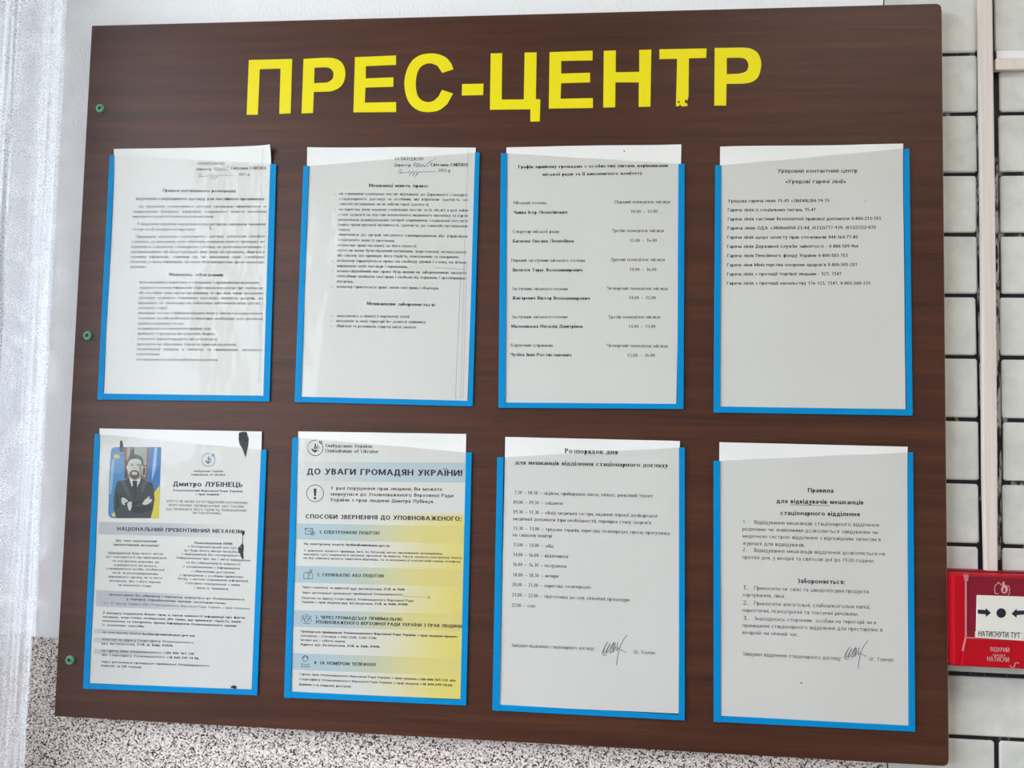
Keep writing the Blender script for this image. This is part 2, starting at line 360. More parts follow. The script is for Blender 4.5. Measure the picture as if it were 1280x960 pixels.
lk(M_glass, fr.outputs[0], mx.inputs[0]); lk(M_glass, tr.outputs[0], mx.inputs[1]); lk(M_glass, gl.outputs[0], mx.inputs[2]); lk(M_glass, mx.outputs[0], nt.nodes['Material Output'].inputs[0])
M_lace = bpy.data.materials.new('white_lace'); M_lace.use_nodes = True; nt = M_lace.node_tree; nt.nodes.remove(nt.nodes['Principled BSDF'])
df = nd(M_lace, 'ShaderNodeBsdfDiffuse'); tl = nd(M_lace, 'ShaderNodeBsdfTranslucent')
m1 = nd(M_lace, 'ShaderNodeMixShader'); m1.inputs[0].default_value = .8; lk(M_lace, df.outputs[0], m1.inputs[1]); lk(M_lace, tl.outputs[0], m1.inputs[2])
tr = nd(M_lace, 'ShaderNodeBsdfTransparent'); m2 = nd(M_lace, 'ShaderNodeMixShader')
v = coords(M_lace, 1, 1, 1)
vo = nd(M_lace, 'ShaderNodeTexVoronoi', Scale=270.0, feature='DISTANCE_TO_EDGE'); lk(M_lace, v, vo.inputs['Vector'])
na = nd(M_lace, 'ShaderNodeTexNoise', Scale=38.0, Detail=4, Roughness=.7); lk(M_lace, v, na.inputs['Vector'])
fa = ramp(M_lace, vo.outputs[0], [(.0, (1, 1, 1, 1)), (.14, (.6, .6, .6, 1))]); fb = ramp(M_lace, na.outputs[0], [(.42, (0, 0, 0, 1)), (.56, (1, 1, 1, 1))])
lc = ramp(M_lace, vo.outputs[0], [(.0, (.97, .97, .97, 1)), (.20, (.60, .63, .69, 1))]); ld = nd(M_lace, 'ShaderNodeMixRGB'); lk(M_lace, fb, ld.inputs[0]); lk(M_lace, lc, ld.inputs[1]); ld.inputs[2].default_value = (.9, .92, .96, 1)
l2 = nd(M_lace, 'ShaderNodeMixRGB'); l2.inputs[0].default_value = .45; lk(M_lace, lc, l2.inputs[2]); lk(M_lace, ld.outputs[0], l2.inputs[1]); lk(M_lace, l2.outputs[0], df.inputs[0]); lk(M_lace, l2.outputs[0], tl.inputs[0])
mm = nd(M_lace, 'ShaderNodeMath', operation='MULTIPLY_ADD', use_clamp=True); lk(M_lace, fa, mm.inputs[0]); mm.inputs[1].default_value = .92
m3 = nd(M_lace, 'ShaderNodeMath', operation='MULTIPLY'); lk(M_lace, fb, m3.inputs[0]); m3.inputs[1].default_value = .55; lk(M_lace, m3.outputs[0], mm.inputs[2])
lk(M_lace, mm.outputs[0], m2.inputs[0]); lk(M_lace, tr.outputs[0], m2.inputs[1]); lk(M_lace, m1.outputs[0], m2.inputs[2]); lk(M_lace, m2.outputs[0], nt.nodes['Material Output'].inputs[0])

# ---------------------------------------------------------------- room shell
T = .25
XJ = at(1106, 400, YF).x                                  # where the plaster ends and the bricks begin
wf = struct(boxes('wall_front', [(XL - T, YF, 0, XJ, YF + T, ZT), (XJ, YF + .006, 0, XR + T, YF + T, ZT)], M_plaster))
y0, y1, z0, z1 = WIN1
wl = struct(boxes('wall_left', [(XL - T, YB - T, 0, XL, YF, z0), (XL - T, YB - T, z1, XL, YF, ZT), (XL - T, y1, z0, XL, YF, z1), (XL - T, YB - T, z0, XL, y0, z1)], M_room))
struct(boxes('wall_back', [(XL, YB - T, 0, XR, YB, ZT)], M_room))
struct(boxes('wall_right', [(XR, YB - T, 0, XR + T, YF, ZT)], M_room))
struct(boxes('ceiling', [(XL - T, YB - T, ZT, XR + T, YF + T, ZT + .2)], M_room))
struct(boxes('floor', [(XL - T, YB - T, -.2, XR + T, YF + T, 0)], M_floor))
struct(boxes('ground', [(-40, -40, -.6, 40, 40, -.3)], M_ground))
def window(nm, u0, u1, w0, w1, make):
    f = .055; m = (u0 + u1) / 2
    r = struct(boxes(nm, [make(u0, u1, w0, w0 + f), make(u0, u1, w1 - f, w1), make(u0, u0 + f, w0 + f, w1 - f), make(u1 - f, u1, w0 + f, w1 - f), make(m - f / 2, m + f / 2, w0 + f, w1 - f)], M_pvc, None, .004))
    for a, b in ((u0 + f, m - f / 2), (m + f / 2, u1 - f)):
        boxes('pane', [make(a, b, w0 + f, w1 - f, .5)], M_glass, r)
    return r
window('window_1', WIN1[0], WIN1[1], WIN1[2], WIN1[3], lambda a, b, c, d, k=0: (XL - .14 + k * .04, a, c, XL - .08 - k * .05, b, d))

# mosaic plaster dado with a ragged top, 2 mm proud of the wallpaper
zm = at(60, 797, YF).z; pts = []
x = XL
while x < XJ - .004:
    pts.append((x, zm + .0022 * noise.noise((x * 160, 0, 3)) + .0012 * random.uniform(-1, 1))); x += .0022
pts.append((XJ - .002, zm))
slab('mosaic_plaster', [(XL, 0)] + pts + [(XJ - .002, 0)], YF - .002, YF + .001, M_mosaic, wf)

# brick slips with black painted joints
slab('brick_joint', [(XJ, 0), (XR, 0), (XR, ZT), (XJ, ZT)], YF + .0035, YF + .0065, M_mortar, wf)
def brick(x0, x1, z0, z1, chip=0):
    r = .0022; q = .0014
    def loop(i, y):
        a, b, c, d = x0 + i, x1 - i, z0 + i, z1 - i
        j = lambda: random.uniform(-.0005, .0005)
        L = []
        for cx, cz, s, t in ((a, c, 1, 1), (b, c, -1, 1), (b, d, -1, -1), (a, d, 1, -1)):
            p = [(cx + s * r + j(), cz + j() * .6), (cx + j() * .6, cz + t * r + j())]
            if (s, t) in ((-1, 1), (1, -1)): L += p
            else: L += p[::-1]
        return [(px, y, pz) for px, pz in L]
    vs = loop(0, YF + .006) + loop(0, YF + .0012) + loop(q, YF)
    fs = [(i, (i + 1) % 8, (i + 1) % 8 + 8, i + 8) for i in range(8)] + [(i + 8, (i + 1) % 8 + 8, (i + 1) % 8 + 16, i + 16) for i in range(8)] + [tuple(range(16, 24))]
    o = mesh('brick', vs, fs, M_brick, wf)
    return o
JL = [-8, 67.5, 142.5, 217.5, 293, 369, 446, 523.8, 602, 680.6, 762, 842, 921]     # joint centres at x = 1190
ZJ = [at(1190, y, YF).z for y in JL]; RE = [1222, 1222, 1221.5, 1221, 1222, 1220.4, 1222.5, 1223.5, 1224, 1223.5, 1224.5]
LE = [1243.5, 1250, 1249, 1251, 1252, 1250.6, 1252.7, 1254.8, 1254, 1254, 1253]
pitch = (ZJ[1] - ZJ[9]) / 8
ZJ = [ZJ[1] + pitch * (k + 1) for k in range(5, 0, -1)] + ZJ[:]
while ZJ[-1] > .08: ZJ.append(ZJ[-1] - pitch)
hj = .0024; xd = .0 
for k in range(len(ZJ) - 1):
    zt, zb = ZJ[k] - hj, ZJ[k + 1] + hj; i = k - 5
    if i <= 10 and i > -6:
        j = min(max(i, 0), 10); yy = JL[j] + 38
        xr = at(RE[j], yy, YF).x; xl = at(LE[j], yy, YF).x
        zt2 = zt
        if i == 1: zt2 = at(1260, 88.5, YF).z
        if i == 10: brick(XJ + .002, xl + .235, zb, zt)
        else: brick(XJ + .002, xr, zb, zt); brick(xl, xl + .235, zb, zt2)
        brick(xl + .24, xl + .475, zb, zt); brick(xl + .48, xl + .7, zb, zt)
    else:
        e = at(1247, 950, YF).x + (0 if (i - 12) % 2 == 0 else .125)
        if (i - 12) % 2 == 0: brick(XJ + .002, e - .0028, zb, zt)
        else: brick(XJ + .002, e - .0028 + .0, zb, zt)
        brick(e + .0028, e + .24, zb, zt); brick(e + .245, e + .48, zb, zt); brick(e + .485, e + .7, zb, zt)
# render coat filling the slot where the short duct meets the wall
a = at(1246, 62, YF); b = at(1246, 87, YF)
slab('filler_plaster', [(a.x, b.z), (a.x + .6, b.z), (a.x + .6, a.z - .0015), (a.x, a.z - .001)], YF + .0005, YF + .0055, M_plaster, wf)

# smeared grey filler between the duct and the bricks on its right
M_smear = mat('smeared_filler', col(180, 180, 176), .7, .2)
v = coords(M_smear, 1, 1, .22); n = nd(M_smear, 'ShaderNodeTexNoise', Scale=150.0, Detail=5, Roughness=.7); lk(M_smear, v, n.inputs['Vector'])
lk(M_smear, ramp(M_smear, n.outputs[0], [(.46, col(40, 41, 48)), (.52, col(178, 178, 174))]), M_smear.node_tree.nodes['Principled BSDF'].inputs['Base Color'])
slab('filler_plaster', [(at(x, y, YF).x, at(x, y, YF).z) for x, y in ((1242, 205), (1248, 205), (1252.5, 600), (1252, 700), (1246, 700))], YF + .0012, YF + .0036, M_smear, wf)
slab('filler_plaster', [(at(x, y, YF).x, at(x, y, YF).z) for x, y in ((1220, 140), (1225, 140), (1229.5, 500), (1226.5, 500), (1221.5, 300))], YF + .0022, YF + .0036, M_smear, wf)

# cable ducts
DY = YF - .011
dl = [(1223.6, -60), (1224.2, 80), (1226.5, 250), (1227.7, 400), (1229, 600), (1231.7, 716)]; dr = [(1241.5, -60), (1242, 80), (1244.5, 250), (1246, 400), (1247.5, 600), (1247.8, 716)]
pl = [at(x, y, DY) for x, y in dl]; pr = [at(x, y, DY) for x, y in dr]
P0 = at(1239, 716, DY)
d1 = thing('cable_duct', 'long vertical cream cable duct beside the board, ending above the red fire call point', 'cable duct', (P0.x, YF, P0.z))
ol = [(p.x, p.z) for p in pl]; orr = [(p.x, p.z) for p in pr]
ol[0] = (ol[0][0] + .0, ZT - .02); orr[0] = (orr[0][0], ZT - .02)
slab('duct_base', [(x + .002, z) for x, z in ol] + [(x - .002, z) for x, z in orr[::-1]], YF - .004, YF, M_duct, d1)
slab('duct_cover', ol + orr[::-1], DY, YF - .004, M_duct, d1, .0015)
a = at(1244.5, 71.5, DY); b = at(1244.5, 86.5, DY)
d2 = thing('cable_duct', 'short horizontal cream cable duct branching right from the vertical one near the top edge', 'cable duct', (a.x, YF, b.z))
slab('duct_base', [(a.x + .001, b.z + .001), (a.x + .9, b.z + .001), (a.x + .9, a.z - .001), (a.x + .001, a.z - .001)], YF - .004, YF + .0005, M_duct, d2)
slab('duct_cover', [(a.x + .001, b.z), (a.x + .9, b.z), (a.x + .9, a.z), (a.x + .001, a.z)], DY + .002, YF - .004, M_duct, d2, .0015)

# added glowing ceiling panel, out of view, brightens the board's upper right
cl = thing('fill_lamp', 'added unseen glowing ceiling panel that brightens the upper right of the board', 'added fill light', (.75, -1.0, ZT))
boxes('fill_frame', [(.45, -1.3, ZT - .03, 1.05, -1.27, ZT), (.45, -.73, ZT - .03, 1.05, -.70, ZT), (.45, -1.27, ZT - .03, .48, -.73, ZT), (1.02, -1.27, ZT - .03, 1.05, -.73, ZT)], M_pvc, cl)
M_fill = mat('fill_diffuser', (.9, .88, .84, 1), .5, .3); bs = M_fill.node_tree.nodes['Principled BSDF']; bs.inputs['Emission Color'].default_value = (1, .95, .9, 1); bs.inputs['Emission Strength'].default_value = 8.5
boxes('fill_panel', [(.48, -1.27, ZT - .02, 1.02, -.73, ZT - .012)], M_fill, cl)

# ---------------------------------------------------------------- lace curtain by the window corner
cu = thing('lace_curtain', 'white lace curtain hanging in folds left of the brown board', 'curtain', (-.66, -.3, .25))
nY, nZ = 200, 60; vs = []; fs = []
e0 = at(83, 0, .01); e1 = at(32, 960, .01)
for j in range(nZ + 1):
    z = .25 + 2.3 * j / nZ
    xe = e1.x + (e0.x - e1.x) * (z - e1.z) / (e0.z - e1.z)
    for i in range(nY + 1):
        t = i / nY; y = .0192 - .18 * t
        ph = t * 19 + .5 * math.sin(z * 2.2) + 1.3 * math.sin(t * 17)
        x = xe - .015 - .012 * math.cos(ph) * min(1, t * 6 + .1) + .002 * noise.noise((t * 40, z * 6, 0)) - .02 * t + .012 * (1 - min(1, t * 6))
        vs.append((x, y + .006 * math.sin(ph * .5 + 1) * min(1, t * 10), z))
for j in range(nZ):
    for i in range(nY): a = j * (nY + 1) + i; fs.append((a, a + 1, a + nY + 2, a + nY + 1))
mesh('curtain_fabric', vs, fs, M_lace, cu, True)
vs2, fs2 = [], []
for i in range(nY + 1):                                   # hem band at the foot and the heading tape at the top
    for k in (0, 1): vs2.append((vs[i][0] + .001, vs[i][1], .25 + .05 * k))
for i in range(nY): fs2.append((2 * i, 2 * i + 2, 2 * i + 3, 2 * i + 1))
mesh('hem', vs2, fs2, M_lace, cu, True)
rod = thing('curtain_rod', 'white curtain rod under the ceiling along the window wall', 'curtain rod', (XL, -1.2, 2.56))
boxes('rail', [(-.66, -2.6, 2.552, -.60, .01, 2.572)], M_pvc, rod, .003)
for yb in (-.05, -1.2, -2.4): boxes('bracket', [(XL, yb - .015, 2.56, -.64, yb + .015, 2.60)], M_pvc, rod, .002)

# ---------------------------------------------------------------- the board
bd = thing('notice_board', 'big dark brown wood-grain board headed with yellow capital letters', 'notice board', (0, .016, ZC - .44))
Wd, Hd = 1.05935, .87891
def rr(x0, z0, x1, z1, rbl, rbr, rtr, rtl, n=6):
    out = []
    for cx, cz, r, a in ((x0, z0, rbl, 180), (x1, z0, rbr, 270), (x1, z1, rtr, 0), (x0, z1, rtl, 90)):
        sx = 1 if cx == x0 else -1; sz = 1 if cz == z0 else -1
        for k in range(n + 1):
            t = math.radians(a + 90 * k / n); out.append((cx + sx * r + r * math.cos(t), cz + sz * r + r * math.sin(t)))
    return out
slab('board_panel', rr(-Wd / 2, ZC - Hd / 2, Wd / 2, ZC + Hd / 2, .0015, .006, .006, .0015), 0, .0155, M_wood, bd)
o = slab('edge_band', [(Wd / 2, ZC - Hd / 2 + .007), (Wd / 2 + .0007, ZC - Hd / 2 + .007), (Wd / 2 + .0007, ZC + Hd / 2 - .007), (Wd / 2, ZC + Hd / 2 - .007)], .0004, .0155, M_band, bd)
o['label'] = 'pale worn strip on the right edge'
def disc(name, c, r0, r1, y0, y1, m, parent, n=24, rin=0):
    """round cap with a rounded shoulder, optionally with a hole"""
    prof = [(r0, y1), (r0, y0 * .4 + y1 * .6), (r0 - (r0 - r1) * .4, y0 * .85 + y1 * .15), (r1, y0)] + ([(rin, y0), (rin, y0 + (y1 - y0) * .6)] if rin else [(0.00001, y0)])
    vs = [(c[0] + r * math.cos(2 * math.pi * k / n), y, c[2] + r * math.sin(2 * math.pi * k / n)) for r, y in prof for k in range(n)]
    fs = [(i * n + k, i * n + (k + 1) % n, (i + 1) * n + (k + 1) % n, (i + 1) * n + k) for i in range(len(prof) - 1) for k in range(n)]
    return mesh(name, vs, fs, m, parent, True)
for px, py in ((125.2, 135.3), (109.3, 419.3), (87.3, 825.3)):
    p = at(px, py, -.002)
    sk = disc('screw_cap', p, .0060, .0046, -.0032, 0, M_green, bd, rin=.0021); sk['label'] = 'green plastic screw cap'
    disc('socket', p, .0021, .0019, -.0020, 0, M_dgreen, sk, 16)

def vinyl(loops, S, yf=-.0004):
    """a letter cut from vinyl: loops of (x, y[, 'c']) in detail pixels; 'c' points are joined by a smooth curve"""
    cu_ = bpy.data.curves.new('letter', 'CURVE'); cu_.dimensions = '2D'; cu_.fill_mode = 'BOTH'; cu_.extrude = .0002
    for lp in loops:
        pts = []; n = len(lp)
        g = lambda i: Vector(lp[i % n][:2])
        for i in range(n):
            pts.append(g(i))
            if len(lp[i]) > 2 and len(lp[(i + 1) % n]) > 2:
                a, b, c, d = g(i - 1), g(i), g(i + 1), g(i + 2)
                if len(lp[(i - 1) % n]) < 3: a = b - (c - b) * .6
                if len(lp[(i + 2) % n]) < 3: d = c + (c - b) * .6
                for k in range(1, 6):
                    t = k / 6; pts.append(.5 * (2 * b + (c - a) * t + (2 * a - 5 * b + 4 * c - d) * t * t + (3 * b - a - 3 * c + d) * t ** 3))
        sp_ = cu_.splines.new('POLY'); sp_.points.add(len(pts) - 1)
        for k, p in enumerate(pts):
            q = at(S[0] + p.x / S[2], S[1] + p.y / S[2], yf); sp_.points[k].co = (q.x, q.z, 0, 1)
        sp_.use_cyclic_u = True
    tmp = bpy.data.objects.new('tmp', cu_); C.objects.link(tmp); dg = bpy.context.evaluated_depsgraph_get()
    me = bpy.data.meshes.new_from_object(tmp.evaluated_get(dg)); bpy.data.objects.remove(tmp); bpy.data.curves.remove(cu_)
    for v_ in me.vertices: v_.co = (v_.co.x, yf + .0002 - v_.co.z, v_.co.y)
    me.materials.clear(); me.materials.append(M_yel)
    o = bpy.data.objects.new('letter', me); C.objects.link(o); o.parent = bd; o.matrix_parent_inverse = Matrix.Translation(-bd.location)
    return o
SA, SB = (290, 40, 3.657), (620, 40, 3.657); c_ = 'c'
vinyl([[(77, 128), (275, 123), (268, 372), (216, 374), (222, 167), (127, 170), (118, 378), (67, 378)]], SA)
vinyl([[(327, 123), (430, 117, c_), (470, 121, c_), (500, 138, c_), (516, 170, c_), (516, 210, c_), (498, 248, c_), (460, 269, c_), (420, 273, c_), (374, 274), (370, 370), (318, 372)], [(377, 163), (420, 161, c_), (446, 165, c_), (463, 185, c_), (460, 212, c_), (440, 229, c_), (415, 232, c_), (375, 234)]], SA)
vinyl([[(562, 115), (750, 107), (750, 150), (612, 156), (611, 212), (738, 207), (737, 250), (610, 254), (607, 323), (750, 320), (750, 366), (555, 367)]], SA)
vinyl([[(1012, 170), (1003, 145, c_), (980, 118, c_), (945, 102, c_), (905, 98, c_), (860, 106, c_), (822, 133, c_), (797, 180, c_), (788, 235, c_), (796, 292, c_), (817, 332, c_), (852, 358, c_), (895, 366, c_), (945, 358, c_), (985, 328, c_), (1010, 281), (960, 264), (945, 293, c_), (922, 314, c_), (893, 320, c_), (862, 308, c_), (845, 280, c_), (840, 232, c_), (848, 185, c_), (868, 155, c_), (903, 143, c_), (938, 153, c_), (961, 187)]], SA)
vinyl([[(1052, 238), (1150, 236), (1148, 288), (1050, 290)]], SA)
vinyl([[(-24, 98), (28, 97), (26, 309), (127, 308), (131, 94), (186, 93), (182, 306), (203, 308), (200, 409), (157, 409), (157, 353), (-28, 355)]], SB)
vinyl([[(245, 92), (442, 85), (441, 130), (298, 132), (298, 190), (430, 186), (430, 230), (298, 234), (295, 305), (443, 302), (443, 347), (241, 350)]], SB)
vinyl([[(493, 86), (548, 84), (547, 184), (655, 182), (655, 82), (710, 80), (706, 341), (652, 342), (653, 230), (546, 230), (545, 344), (490, 345)]], SB)
vinyl([[(747, 79), (963, 75), (961, 118), (882, 120), (880, 295), (874, 315), (866, 305), (862, 322), (874, 326), (876, 338), (848, 340), (842, 330), (836, 339), (823, 339), (828, 122), (747, 124)], [(830, 318), (838, 314), (842, 321), (834, 326)]], SB)
vinyl([[(1000, 73), (1130, 71, c_), (1165, 76, c_), (1196, 96, c_), (1211, 130, c_), (1211, 165, c_), (1198, 205, c_), (1170, 228, c_), (1130, 236, c_), (1054, 237), (1052, 336), (998, 336)], [(1055, 118), (1110, 117, c_), (1138, 122, c_), (1153, 143, c_), (1152, 165, c_), (1140, 182, c_), (1112, 190, c_), (1055, 193)]], SB)

# ---------------------------------------------------------------- pockets and papers
CR = {'A': (100, 170, 4.9231), 'B': (100, 330, 4.9231), 'C': (360, 170, 4.9231), 'D': (360, 330, 4.9231), 'E': (610, 170, 4.9231), 'F': (610, 330, 4.9231),
      'G': (880, 170, 4.7407), 'H': (880, 340, 4.7407), 'I': (90, 530, 5.12), 'J': (90, 690, 5.052), 'K': (345, 530, 5.0196), 'L': (345, 700, 5.0196),
      'M': (605, 540, 4.9231), 'N': (605, 710, 4.9231), 'O': (880, 540, 4.7407), 'Q': (880, 720, 4.7407), 'P': (130, 550, 9.1375), 'R': (740, 780, 14.222),
      'S': (235, 190, 11.636), 'T': (375, 540, 24.0), 'U': (365, 650, 4.8), 'V': (240, 555, 19.2), 'W': (1160, 700, 6.0)}
YP = -.0016
def D(c, x, y, Y=YP): s = CR[c]; return at(s[0] + x / s[2], s[1] + y / s[2], Y)

JUST = 1.2
class Paper:
    def __init__(s, i, tl, tr, br, bl, curl=0):
        s.q = [at(*p, YP) for p in (tl, tr, br, bl)]; s.seed = i * 1.7; s.curl = curl
    def depth(s, x, z):
        tl, tr, br, bl = s.q
        t = max(0, tl.z + (tr.z - tl.z) * (x - tl.x) / (tr.x - tl.x) - z)
        a = s.seed
        d = .00045 * (1 + math.sin(x * 48 + a * 3 + z * 9)) * .5 + .00045 * (1 + math.sin(z * 31 - x * 14 + a)) * .5 + .0002 * noise.noise((x * 40, z * 12, a))
        u = (x - tl.x) / (tr.x - tl.x)
        lift = .0022 * math.exp(-t / .014) * (.55 + .45 * math.sin(u * 7 + a))
        if s.curl: lift += .006 * math.exp(-t / .012) * math.exp(-(1 - u) / .07)
        return -(.0008 + d + lift)
    def P(s, x, z, off=0): return (x, s.depth(x, z) - off, z)
def text(par, parent, name, rows, m, off=.00012):
    """rows of type printed on the sheet; one flat print"""
    vs, fs = [], []
    for crop, st, cap, x0, y0, x1, y1, t in rows:
        just = st.endswith('j'); S = STY[st.rstrip('j')]
        a, b = D(crop, x0, y0), D(crop, x1, y1); d = b - a; d.y = 0; ln = d.length; d.normalize(); u = Vector((-d.z, 0, d.x))
        cp = cap / CR[crop][2] * .00096
        for q in layout(t, S, cp, ln, JUST if just else 0):
            n = len(vs); 
            for gx, gy in q:
                p = a + d * gx + u * gy; vs.append(par.P(p.x, p.z, off))
            fs.append((n, n + 1, n + 2, n + 3))
    o = mesh(name, vs, fs, m, parent); o['kind'] = 'stuff'; return o
def poly(par, parent, name, lst, m, off=.00010):
    """flat printed shapes: (crop, [(x, y)...])"""
    bm = bmesh.new()
    for crop, pts in lst:
        bm.faces.new([bm.verts.new((q.x, 0, q.z)) for q in (D(crop, x, y) for x, y in pts)])
    bmesh.ops.triangulate(bm, faces=bm.faces)
    for _ in range(4):
        lg = [e for e in bm.edges if e.calc_length() > .005]
        if not lg: break
        bmesh.ops.subdivide_edges(bm, edges=lg, cuts=1); bmesh.ops.triangulate(bm, faces=bm.faces)
    for v_ in bm.verts: v_.co.y = par.depth(v_.co.x, v_.co.z) - off
    me = bpy.data.meshes.new(name); bm.to_mesh(me); bm.free(); me.materials.append(m)
    o = bpy.data.objects.new(name, me); C.objects.link(o); o.parent = parent
    o.matrix_parent_inverse = Matrix.Translation(-parent.location)
    if len(lst) > 1: o['kind'] = 'stuff'
    return o
def strokes(par, parent, name, lst, m, off=.00013):
    """thin printed or pen lines: (crop, width, [(x, y)...])"""
    vs, fs = [], []
    for crop, wd, pts in lst:
        wd = wd / CR[crop][2] * .00096 / 2
        ps = [D(crop, x, y) for x, y in pts]; pz = [ps[0]]
        for a, b in zip(ps, ps[1:]):
            k = max(1, int((b - a).length / .004)); pz += [a + (b - a) * (i + 1) / k for i in range(k)]
        for a, b in zip(pz, pz[1:]):
            d = (b - a); d.y = 0
            if d.length < 1e-7: continue
            d.normalize(); u = Vector((-d.z, 0, d.x)) * wd; e = d * wd * .5; n = len(vs)
            for p in (a - u - e, b - u + e, b + u + e, a + u - e): vs.append(par.P(p.x, p.z, off))
            fs.append((n, n + 1, n + 2, n + 3))
    o = mesh(name, vs, fs, m, parent)
    if len(lst) > 1: o['kind'] = 'stuff'
    return o
def circ(x, y, r, a0=0, a1=360, n=28): return [(x + r * math.cos(math.radians(a0 + (a1 - a0) * k / n)), y + r * math.sin(math.radians(a0 + (a1 - a0) * k / n))) for k in range(n + 1)]
def sheet(par, parent, m, colour=None, nu=28, nv=40, name='sheet', quad=None, off=0, fade=None):
    q = quad or par.q; vs, fs, cs = [], [], []
    for j in range(nv + 1):
        for i in range(nu + 1):
            u, v = i / nu, j / nv
            p = (q[0] * (1 - u) + q[1] * u) * (1 - v) + (q[3] * (1 - u) + q[2] * u) * v
            vs.append(par.P(p.x, p.z, off)); cs.append(colour(u, v) if colour else (1, 1, 1, 1))
    for j in range(nv):
        for i in range(nu): a = j * (nu + 1) + i; fs.append((a, a + nu + 1, a + nu + 2, a + 1))
    o = mesh(name, vs, fs, m, parent, True)
    if colour:
        at_ = o.data.color_attributes.new('print', 'FLOAT_COLOR', 'POINT')
        for i, c in enumerate(cs): at_.data[i].color = c
    return o
def pocket(par, label, tl, tr, br, bl, wl, wr, wb, seed):
    """blue edged clear pocket; tl..bl outer corners in the photograph, w* widths of the blue edges in pixels"""
    a, b, c, d = [at(*p, -.0012) for p in (tl, tr, br, bl)]
    t = thing('document_pocket', label, 'document pocket', ((c.x + d.x) / 2, 0, (c.z + d.z) / 2), 'blue edged clear pockets on the board')
    al, br_, dl_, cr_ = at(tl[0] + wl, tl[1], -.0012), at(tr[0] - wr, tr[1], -.0012), at(bl[0] + wl + 1, bl[1] - wb, -.0012), at(br[0] - wr, br[1] - wb, -.0012)
    fb = .0009
    slab('blue_edge', [(d.x, d.z), (dl_.x, dl_.z - .0005 + (d.z - dl_.z) * .98), (al.x, al.z), (a.x, a.z)], -.0026, -.0002, M_blue, t, .0004)
    slab('blue_edge', [(cr_.x, c.z + (cr_.z - c.z) * .02), (c.x, c.z), (b.x, b.z), (br_.x, br_.z)], -.0026, -.0002, M_blue, t, .0004)
    slab('blue_edge', [(d.x + .0003, d.z), (c.x - .0003, c.z), (c.x - .0003, cr_.z), (d.x + .0003, dl_.z)], -.0024, -.0002, M_blue, t, .0004)
    # clear film over the sheet
    q = [al + Vector((-.001, 0, 0)), br_ + Vector((.001, 0, 0)), cr_ + Vector((.001, 0, -.001)), dl_ + Vector((-.001, 0, -.001))]
    nu, nv = 44, 60; vs, fs = [], []
    for j in range(nv + 1):
        for i in range(nu + 1):
            u, v = i / nu, j / nv; p = (q[0] * (1 - u) + q[1] * u) * (1 - v) + (q[3] * (1 - u) + q[2] * u) * v
            if j == 0: p = p + Vector((0, 0, .0012 * noise.noise((u * 4, seed, 0)) * math.sin(u * math.pi)))
            wv = .00028 * (1 + math.sin(p.x * 70 + seed * 2 + 2 * math.sin(p.z * 25))) * .5 + .0003 * (1 + noise.noise((p.x * 22, p.z * 15, seed * 5)))
            vs.append((p.x, min(-.0010, par.depth(p.x, p.z) - .00045 - wv), p.z))
    for j in range(nv):
        for i in range(nu): k = j * (nu + 1) + i; fs.append((k, k + nu + 1, k + nu + 2, k + 1))
    mesh('clear_film', vs, fs, M_film, t, True)
    return t
def doc(par, label):
    c = (par.q[2] + par.q[3]) / 2
    return thing('notice_sheet', label, 'notice', (c.x, -.0008, c.z))
def dashes(crop, lst): return [(crop, 2.6, [(x, y - 5), (x + 7, y - 5)]) for x, y in lst]
HAND = [[(0, 18), (10, 2), (16, 0), (8, 22), (24, 6), (30, 4), (22, 24), (36, 8), (42, 6), (36, 24), (50, 10), (54, 24), (66, 8), (70, 22), (92, 4), (110, -8)], [(12, 26), (88, 22), (100, 18)]]
DAYW = [[(0, 20), (8, 2), (20, 4), (10, 22), (26, 20), (34, 18)], [(55, 14), (62, 8), (70, 20), (60, 34), (74, 16), (80, 10), (84, 20), (76, 36), (92, 16), (98, 10), (102, 20), (90, 40), (108, 18), (118, 12), (124, 18), (134, 12), (142, 16), (160, 14), (200, 14)], [(0, 20), (60, 18)]]
def hand(crop, w_, x, y, sc_, L): return [(crop, w_, [(x + a * sc_, y + b * sc_) for a, b in l]) for l in L]

# 1 ---- rules of internal order
p = Paper(1, (143.3, 186.7), (340, 183.0), (329.3, 495.5), (130, 493.2), 1)
pocket(p, 'blue edged clear pocket at the top left of the board, around the house rules', (137.6, 194.4), (345.8, 205.3), (337.3, 502.2), (122.3, 499.6), 6.5, 7.8, 7.6, 1)
t = doc(p, 'densely typed serif sheet with a curled top right corner, top left on the board'); sheet(p, t, M_paper)
text(p, t, 'printed_heading', [
 ('A', 'sb', 19, 928, 206, 1147, 206, 'Світлана СМІТЮХ'), ('A', 'sb', 20, 508, 343, 958, 346, 'Правила внутрішнього розпорядку'),
 ('A', 'sb', 20, 343, 393, 1132, 395, 'відділення стаціонарного догляду для постійного проживання'), ('B', 'sb', 20, 548, 73, 883, 76, "Мешканець зобов'язаний:")], M_ink)
B1 = [('A', 's', 17, 715, 177, 887, 177, 'ЗАТВЕРДЖУЮ'), ('A', 's', 17, 712, 210, 808, 210, 'Директор'), ('A', 's', 17, 975, 243, 1047, 243, '2023 р.')]
